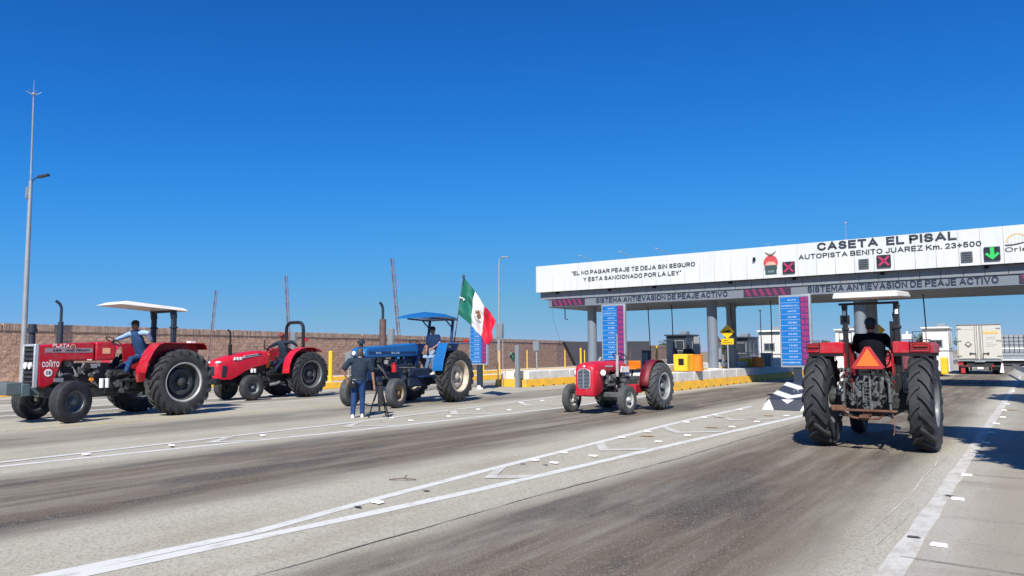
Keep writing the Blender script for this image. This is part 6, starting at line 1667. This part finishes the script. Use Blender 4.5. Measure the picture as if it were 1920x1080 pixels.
# ---------------------------------------------------------------- tractor D: small vintage
def tractor_vintage():
    loc, rz = place(-9.72, 19.78, -.02, -1)
    t = thing('tractor', 'small vintage red tractor with an oval grille, round headlamps and no roof', 'tractor', loc, rz)
    R, wb, Rf = .67, 2.02, .39
    chassis(t, wb, R, Rf, .80, .80, .17, 1.1, (castgrey, castgrey))
    for s in (-1, 1):
        rear_wheel(t, s * .84, 0, R, .34, .36, s, rubber_g, rimgrey, 18, rim2=rimlight, lug=.035)
        front_wheel(t, s * .86, wb, Rf, .18, .21, s, rubber_g, rimlight, 2, steer=R_(-3))
    st = [(2.78, .22, .60, 1.18), (2.77, .255, .52, 1.27), (2.72, .285, .49, 1.33), (2.55, .30, .50, 1.375), (2.30, .295, .60, 1.40), (2.28, .295, 1.10, 1.40), (1.80, .285, 1.12, 1.41), (1.35, .275, 1.10, 1.40), (.95, .26, 1.08, 1.37), (.72, .24, 1.12, 1.30)]
    rings = []
    for y, hw, zb, zt in st:
        H = zt - zb
        r = min(.13, H * .4)
        rings.append([(-hw * .90, y, zb), (-hw, y, zb + .04), (-hw, y, zt - r), (-hw * .93, y, zt - r * .5), (-hw * .72, y, zt - r * .14), (-hw * .35, y, zt), (hw * .35, y, zt), (hw * .72, y, zt - r * .14), (hw * .93, y, zt - r * .5), (hw, y, zt - r), (hw, y, zb + .04), (hw * .90, y, zb)])
    b = MB(); b.loft(rings); b.build('hood', redbr, t, smooth=42)
    # grille : rounded shield with horizontal bars and centre strip
    def shield(w, zb, zt, y0, y1, mat, name, par, br=.02):
        pts = []
        for i in range(9): a = math.pi * i / 8; pts.append((w * math.cos(a), zt - .10 + .10 * math.sin(a)))
        pts += [(-w * .98, zb + .12), (-w * .86, zb + .03), (-w * .6, zb), (w * .6, zb), (w * .86, zb + .03), (w * .98, zb + .12)]
        q = MB(); q.prism(pts, y0, y1, 'Y'); return q.build(name, mat, par, bevel=.006)
    shield(.195, .69, 1.22, 2.74, 2.79, silver, 'grille_surround', t)
    g = shield(.178, .705, 1.205, 2.745, 2.796, blackm, 'grille', t)
    chrome = M('chrome_bar', (.42, .47, .52), .3, .6, .1, 8)
    b = MB()
    for k in range(13):
        z = .735 + k * .036; ww = .172 if z < 1.12 else .172 - (z - 1.12) * .6
        b.box((0, 2.802, z), (ww * 2, .02, .013))
    b.box((0, 2.806, .955), (.022, .02, .49)); b.build('grille_bar', chrome, g)
    b = MB(); b.ball((0, 2.775, 1.27), (.045, .02, .035), 12, 8); b.build('badge', silver, t)
    b = MB(); b.ball((0, 2.77, .60), (.018, .02, .018), 8, 6); b.build('crank_hole', black, t)
    for s in (-1, 1):
        b = MB(); b.lathe([(-.09, .02), (-.06, .065), (0, .092), (.03, .095)], (s * .41, 2.46, 1.10), 'Y', 20); b.tube([(s * .28, 2.40, 1.02), (s * .38, 2.40, 1.02), (s * .41, 2.42, 1.06)], .014, 6); h = b.build('headlamp', maroon, t)
        b = MB(); b.ball((s * .41, 2.485, 1.10), (.086, .03, .086), 18, 8); b.build('lamp_lens', lampglass, h)
    b = MB(); b.prism([(.78, 1.07), (1.28, 1.09), (1.22, 1.26), (.80, 1.24)], -.296, -.275, 'X'); q = b.build('white_panel', white, t)
    text('7', 'lettering', black, q, (-.297, 1.20, 1.12), (0, -1, 0), (0, 0, 1), .05, .09, .003, .2)
    b = MB(); b.prism([(1.75, 1.24), (2.15, 1.25), (2.15, 1.285), (1.75, 1.28)], -.300, -.27, 'X'); b.build('silver_strip', silver, t)
    engine_clutter(t, -.22, .22, 1.0, 2.25, .52, 1.08, 21, [iron, castgrey, steel], 36, 14)
    b = MB(); b.box((-.27, 1.95, .76), (.12, .5, .07))
    for k in range(6): b.cyl((-.33, 1.76 + k * .08, .76), (-.36, 1.76 + k * .08, .76), .025, n=8)
    b.build('side_manifold', castgrey, t)
    b = MB(); b.cyl((-.36, 1.62, 1.02), (-.36, 1.62, 1.10), .05); b.cyl((-.36, 1.62, .98), (-.36, 1.60, 1.55), .042, n=14); b.build('exhaust_lower', M('exhaust_silver', (.60, .55, .56), .35, .5, .15, 8), t)
    b = MB(); b.cyl((-.36, 1.60, 1.55), (-.36, 1.59, 2.15), .024, .017, 12); b.build('exhaust_pipe', steel, t)
    b = MB(); b.cyl((-.36, 1.30, .70), (-.36, 1.30, .82), .07); b.cyl((-.38, 1.32, .85), (-.38, 1.32, .92), .10, n=14); b.build('air_cleaner', castgrey, t)
    fp = []
    for i in range(11):
        a = R_(2 + 125 * i / 10); fp.append((math.cos(a) * (R + .07), R + math.sin(a) * (R + .07)))
    for s in (-1, 1):
        b = MB(); n = len(fp)
        xa, xb = s * .58, s * .86
        vs = [(xa, y, z) for y, z in fp] + [(xb, y, z) for y, z in fp]
        b.add(vs, [(i, i + 1, n + i + 1, n + i) for i in range(n - 1)])
        b.prism(fp + [(-.3, R + .1), (.5, R - .05)], xa - s * .012, xa, 'X')
        o = b.build('fender', maroon, t, smooth=30, normals=False)
        so = o.modifiers.new('s', 'SOLIDIFY'); so.thickness = .012
    b = MB(); b.box((-.42, .75, .62), (.30, .42, .24)); b.build('step_box', red2, t, bevel=.02)
    b = MB(); b.box((0, .35, .80), (.36, .9, .3)); b.box((0, .95, 1.0), (.3, .4, .3)); b.build('gear_housing', castgrey, t, bevel=.03)
    b = MB(); b.box((0, .05, 1.16), (.42, .36, .06)); b.box((0, -.12, 1.28), (.40, .05, .22), (R_(-12), 0, 0)); b.build('seat', orangeb, t, bevel=.02)
    b = MB(); b.tube([(0, .1, .9), (0, .0, 1.13)], .03, 6); b.build('seat_post', iron, t)
    steering(t, .78, 1.52, .20, .55)
    b = MB(); b.tube([(.2, -.2, 1.0), (.28, -.4, 1.5), (.3, -.42, 1.75)], .014, 6); b.tube([(-.2, -.2, .9), (-.26, -.38, 1.3)], .014, 6); b.tube([(-.62, -.2, 1.2), (-.62, -.25, 1.6)], .016, 6); b.build('lift_rod', rust, t)
    b = MB(); b.box((0, -.35, .5), (.9, .06, .05)); b.tube([(-.3, -.1, .6), (-.4, -.7, .4)], .02, 6); b.tube([(.3, -.1, .6), (.4, -.7, .4)], .02, 6); b.build('linkage', iron, t)
tractor_vintage()

# ---------------------------------------------------------------- tractor E: rear view, right
def tractor_rear():
    loc, rz = place(-2.35, 13.95, 0.0, 1)
    t = thing('tractor', 'red tractor seen from behind with an orange triangle on its back, nearest the camera', 'tractor', loc, rz)
    R, wb, Rf = .80, 2.35, .42
    chassis(t, wb, R, Rf, .74, .62, .25, 1.3, (iron, iron))
    for s in (-1, 1):
        rear_wheel(t, s * .795, 0, R, .37, .40, s, rubber, rimgrey, 17, shift=.42, lug=.045)
        front_wheel(t, s * .66, wb, Rf, .24, .22, s, rubber, rimgrey, 3)
    hood_prism(t, [(3.05, .85), (3.08, 1.58), (2.2, 1.62), (1.2, 1.66), (1.1, 1.30), (2.5, 1.27), (2.7, .85)], .58, red, .04)
    engine_clutter(t, -.25, .25, 1.0, 2.6, .65, 1.25, 31, [iron, castgrey, castgrey], 26, 6)
    # fenders: boxy tops with inner side plates
    for s in (-1, 1):
        b = MB()
        x0, x1 = s * .38, s * .97
        b.prism([(x0, 1.60), (x1, 1.60), (x1, 1.73), (x1 - s * .05, 1.78), (x0 + s * .02, 1.80), (x0, 1.78)], -.26, .75, 'Y')
        fd = b.build('fender', red, t, bevel=.02, segs=3)
        b = MB(); b.box(((x0 + x1) / 2, .25, 1.575), (.56, 1.0, .05)); b.build('fender_underside', blackm, fd)
        b = MB(); b.prism([(-.24, 1.60), (.74, 1.60), (1.0, 1.2), (1.05, .85), (.6, .8), (-.1, 1.0), (-.22, 1.2)], s * .36, s * .385, 'X'); b.build('fender_side', red2, fd)
        # tail lamp in a wire guard
        b = MB(); xc = s * .80 if s > 0 else s * .86
        b.box((xc, -.275, 1.735), (.22 if s > 0 else .18, .03, .075)); tl = b.build('tail_lamp', redlens, t, bevel=.01)
        b = MB(); w_ = .15 if s > 0 else .11
        b.tube([(xc - w_, -.30, 1.66), (xc - w_, -.30, 1.82), (xc + w_, -.30, 1.82), (xc + w_, -.30, 1.66), (xc - w_, -.30, 1.66)], .008, 5)
        for q in range(2): b.tube([(xc - w_, -.31, 1.71 + q * .05), (xc + w_, -.31, 1.71 + q * .05)], .005, 5)
        b.build('lamp_guard', black, tl)
    b = MB(); b.box((.60, -.2, 1.87), (.17, .10, .10)); l = b.build('work_lamp', galv, t, bevel=.02)
    b = MB(); b.box((.60, -.255, 1.87), (.14, .01, .08)); b.cyl((.6, -.2, 1.92), (.6, -.2, 1.96), .02); b.build('work_lamp_lens', lampglass, l)
    for x_ in (-.42, .74):
        b = MB(); b.tube([(x_ - .10, .15, 1.78), (x_ - .10, .15, 1.96), (x_ + .10, .15, 1.96), (x_ + .10, .15, 1.78)], .008, 5); b.build('wire_frame', black, t)
    # ROPS
    b = MB()
    b.box((-.37, -.05, 1.60), (.075, .085, 1.75)); b.box((-.37, -.05, 2.02), (.10, .11, .05)); b.box((-.37, -.05, 2.42), (.085, .1, .10)); b.box((-.37, -.05, 1.2), (.085, .095, .04))
    b.box((.44, -.05, 1.70), (.085, .085, 1.55)); b.box((.44, -.05, 2.04), (.12, .12, .06)); b.tube([(.44, -.05, 2.05), (.41, -.05, 2.25), (.47, -.05, 2.42)], .04, 8)
    b.box((.36, -.04, 1.78), (.065, .05, .72)); b.box((.40, -.06, 1.0), (.10, .10, .5))
    b.box((0, .0, 2.46), (.95, .05, .04)); b.build('roll_frame', black, t, bevel=.008)
    b = MB(); b.box((-.37, -.095, 2.30), (.05, .006, .08)); b.box((.45, -.11, 2.30), (.05, .006, .08)); b.build('white_tag', white, t)
    b = MB(); b.tube([(.40, -.06, 1.95), (.34, -.08, 1.6), (.36, -.07, 1.3), (.25, -.05, 1.05)], .012, 6); b.tube([(.45, -.09, 1.7), (.30, -.12, 1.5), (.15, -.1, 1.5)], .008, 6); b.build('cable', blackm, t)
    canopy_roof(t, -.48, .54, -.50, 1.05, 2.63, 2.70, offwhite, .10, i=.025)
    # seat, driver
    seat(t, .30, 1.02, blackm); steering(t, 1.0, 1.62, .2, .6)
    person('driver in black clothes and dark cap seen from behind on the nearest tractor', loc, rz, (.0, .30, 1.32), (-.03, .34, 2.08), ((-.30, .78, 1.62), (.28, .80, 1.62)), ((-.28, .95, .72), (.28, .95, .72)),
           shirt_black, darkpants, shoe_d, skin2, 'long', black, width=.43, belly=.02, elbow_bend=((-1, -.2, -.8), (1, -.2, -.8)))
    # slow vehicle triangle
    b = MB(); b.prism([(-.22, 1.37), (-.18, 1.34), (.25, 1.34), (.29, 1.37), (.08, 1.71), (.0, 1.71)], -.50, -.485, 'Y'); q = b.build('triangle_border', M('triangle_red', (.40, .03, .035), .4), t, bevel=.004)
    b = MB(); b.prism([(-.14, 1.39), (.215, 1.39), (.04, 1.68)], -.508, -.501, 'Y'); b.build('triangle_field', M('triangle_orange', (.90, .16, .025), .45, 0, .05, 5), q, smooth=0)
    b = MB(); b.box((.03, -.40, 1.45), (.06, .20, .03)); b.box((.03, -.32, 1.2), (.05, .03, .5)); b.build('triangle_bracket', iron, t)
    # rear end machinery
    b = MB(); b.box((0, -.18, .92), (.42, .34, .42)); b.box((0, -.05, 1.14), (.50, .40, .12)); b.cyl((-.42, 0, .80), (.42, 0, .80), .12, n=16); b.box((0, -.34, .78), (.26, .06, .20)); b.build('lift_housing', castgrey, t, bevel=.03)
    b = MB()
    for s in (-1, 1):
        b.cyl((s * .12, -.36, .92), (s * .12, -.44, .92), .055, n=12); b.box((s * .19, -.30, 1.02), (.10, .14, .18)); b.cyl((s * .24, -.38, .86), (s * .24, -.32, .86), .07, n=14)
    b.cyl((0, -.36, .70), (0, -.50, .70), .03, n=10); b.cyl((0, -.36, .70), (0, -.40, .70), .08, n=14)
    b.build('hydraulic_block', castgrey, t, bevel=.01)
    for s in (-1, 1):
        b = MB()
        b.tube([(s * .22, -.05, 1.18), (s * .30, -.35, 1.22), (s * .34, -.50, 1.12)], .030, 8)
        b.tube([(s * .34, -.50, 1.12), (s * .36, -.56, .66)], .022, 8)
        b.tube([(s * .28, .05, .52), (s * .37, -.75, .60)], .028, 8)
        b.cyl((s * .355, -.54, .92), (s * .36, -.56, .80), .034, n=10)
        b.build('lift_arm', castgrey, t)
    b = MB()
    for s in (-1, 1): b.tube([(s * .035, -.40, 1.22), (s * .05, -.48, 1.10), (s * .055, -.50, .80)], .016, 8)
    for k in range(6): b.box((0, -.50, .82 + k * .06), (.10, .02, .012))
    b.build('top_link', castgrey, t)
    b = MB(); b.box((0, -.80, .68), (.98, .06, .035)); b.box((-.38, -.79, .715), (.22, .09, .07)); b.box((.0, -.70, .58), (.14, .3, .05)); b.build('drawbar', rust, t, bevel=.006)
    b = MB(); b.tube([(-.34, -.76, .66), (-.2, -.74, .56), (0, -.72, .53), (.2, -.74, .55), (.34, -.76, .66)], .018, 6); b.build('chain', rust, t)
    b = MB(); b.tube([(.42, -.80, .68), (.44, -.80, .40), (.42, -.82, .30)], .010, 5); b.build('hanging_rod', rust, t)
    rg = random.Random(77)
    b = MB()
    for k in range(60):
        b.m = rg.choice((0, 0, 1, 1, 2)); x_ = rg.uniform(-.42, .42); z_ = rg.uniform(.72, 1.34); y_ = -.30 - rg.uniform(0, .12)
        if rg.random() < .5: b.box((x_, y_, z_), (rg.uniform(.02, .07), .08, rg.uniform(.02, .10)), (0, rg.uniform(-.4, .4), 0))
        else: b.cyl((x_, y_, z_), (x_, y_ - .06, z_), rg.uniform(.012, .035), n=8)
    for k in range(20):
        b.m = rg.choice((0, 1, 2)); x_ = rg.uniform(-.4, .4); z_ = rg.uniform(.9, 1.35)
        b.tube([(x_, -.33, z_), (x_ + rg.uniform(-.06, .06), -.44, z_ - .08), (x_ + rg.uniform(-.12, .12), -.40, z_ - rg.uniform(.15, .35))], rg.uniform(.006, .013), 5)
    b.build('fittings', [castgrey, iron, castgrey], t, smooth=30)
    b = MB(); b.box((-.42, .1, 1.18), (.06, .2, .12)); b.build('red_bracket', red2, t)
    b = MB(); b.box((.52, .2, 1.12), (.10, .2, .34)); b.build('side_tank', white, t, bevel=.02)
    b = MB(); b.box((-.50, .1, .95), (.12, .2, .3)); b.build('side_tank', white, t, bevel=.02)
    b = MB(); b.box((0, .75, .70), (.78, .7, .03)); b.build('footplate', iron, t)
tractor_rear()

# ---------------------------------------------------------------- cameraman
cm_loc = (-14.42, 13.38, 0); cm_rz = R_(44)
cm = person('cameraman in a charcoal T-shirt and jeans standing with his back to us, holding a tripod', cm_loc, cm_rz, (0, 0, .93), (.03, .10, 1.66), ((-.30, .06, .98), (.40, .12, .80)), ((-.13, -.06, 0), (.10, .10, 0)),
            shirt_char, jeans, shoe_w, skin, 'short', None, hairg, width=.52, belly=.07, elbow_bend=((-1, -.5, 0), (1, -.3, 0)), knee_bend=(0, 1, 0), headpitch=-.25)
b = MB(); b.box((-.13, -.16, .86), (.15, .10, .20)); b.box((-.10, -.22, .92), (.04, .02, .03)); bag = b.build('belt_pouch', blackm, None, bevel=.02); bag.location = cm_loc; bag.rotation_euler = (0, 0, cm_rz)
tag(bag, 'black pouch on the belt of the cameraman', 'pouch')
b = MB(); b.tube([(-.14, -.19, .98), (-.06, -.21, .99), (-.05, -.21, .93)], .008, 5); b.box((-.12, -.215, .91), (.05, .01, .04)); b.build('clip', steel, bag)
t = thing('tripod', 'black camera tripod with legs half spread beside the cameraman', 'tripod', (-13.93, 13.66, 0), R_(35))
b = MB()
for a in (195, -20, 60):
    dx, dy = math.cos(R_(a)) * .27, math.sin(R_(a)) * .27
    b.tube([(dx * .08, dy * .08, .82), (dx * .55, dy * .55, .42)], .026, 8); b.tube([(dx * .55, dy * .55, .45), (dx, dy, .02)], .017, 8); b.ball((dx, dy, .02), .028, 8, 6)
    b.tube([(0, 0, .16), (dx * .85, dy * .85, .14)], .010, 5)
b.build('legs', blackm, t)
b = MB(); b.cyl((0, 0, .15), (0, 0, .88), .024); b.box((0, 0, .86), (.13, .13, .08)); b.box((.02, 0, .55), (.12, .10, .5)); b.build('centre_column', black, t, bevel=.01)
# small people far away under the canopy
person('small standing figure in dark clothes beside the dark toll booth', (-19.3, 45.2, .0), R_(150), (0, 0, 1.25), (0, 0, 2.0), ((-.25, .1, 1.3), (.3, .15, 1.4)), ((-.1, 0, .32), (.1, 0, .32)), maroon, darkpants, shoe_d, skin2, 'short', black, detail=False, knee_bend=(0, 1, 0))
person('small distant figure standing by the flat grey posts under the canopy', (-17.6, 43.5, 0), R_(200), (0, 0, 1.2), (0, 0, 1.95), ((-.25, .1, 1.3), (.3, .05, 1.2)), ((-.1, 0, .30), (.1, 0, .30)), shirt_dark, maroon, shoe_d, skin2, 'short', None, detail=False, knee_bend=(0, 1, 0))
# small litter and twig on the road
b = MB(); b.tube([(-6.95, 7.0, .02), (-6.8, 7.12, .03), (-6.66, 7.2, .02)], .008, 5); b.tube([(-6.8, 7.12, .03), (-6.82, 7.2, .06)], .006, 5); o = b.build('twig', bark)
tag(o, 'thin dark twig lying on the pale concrete in the foreground', 'twig')
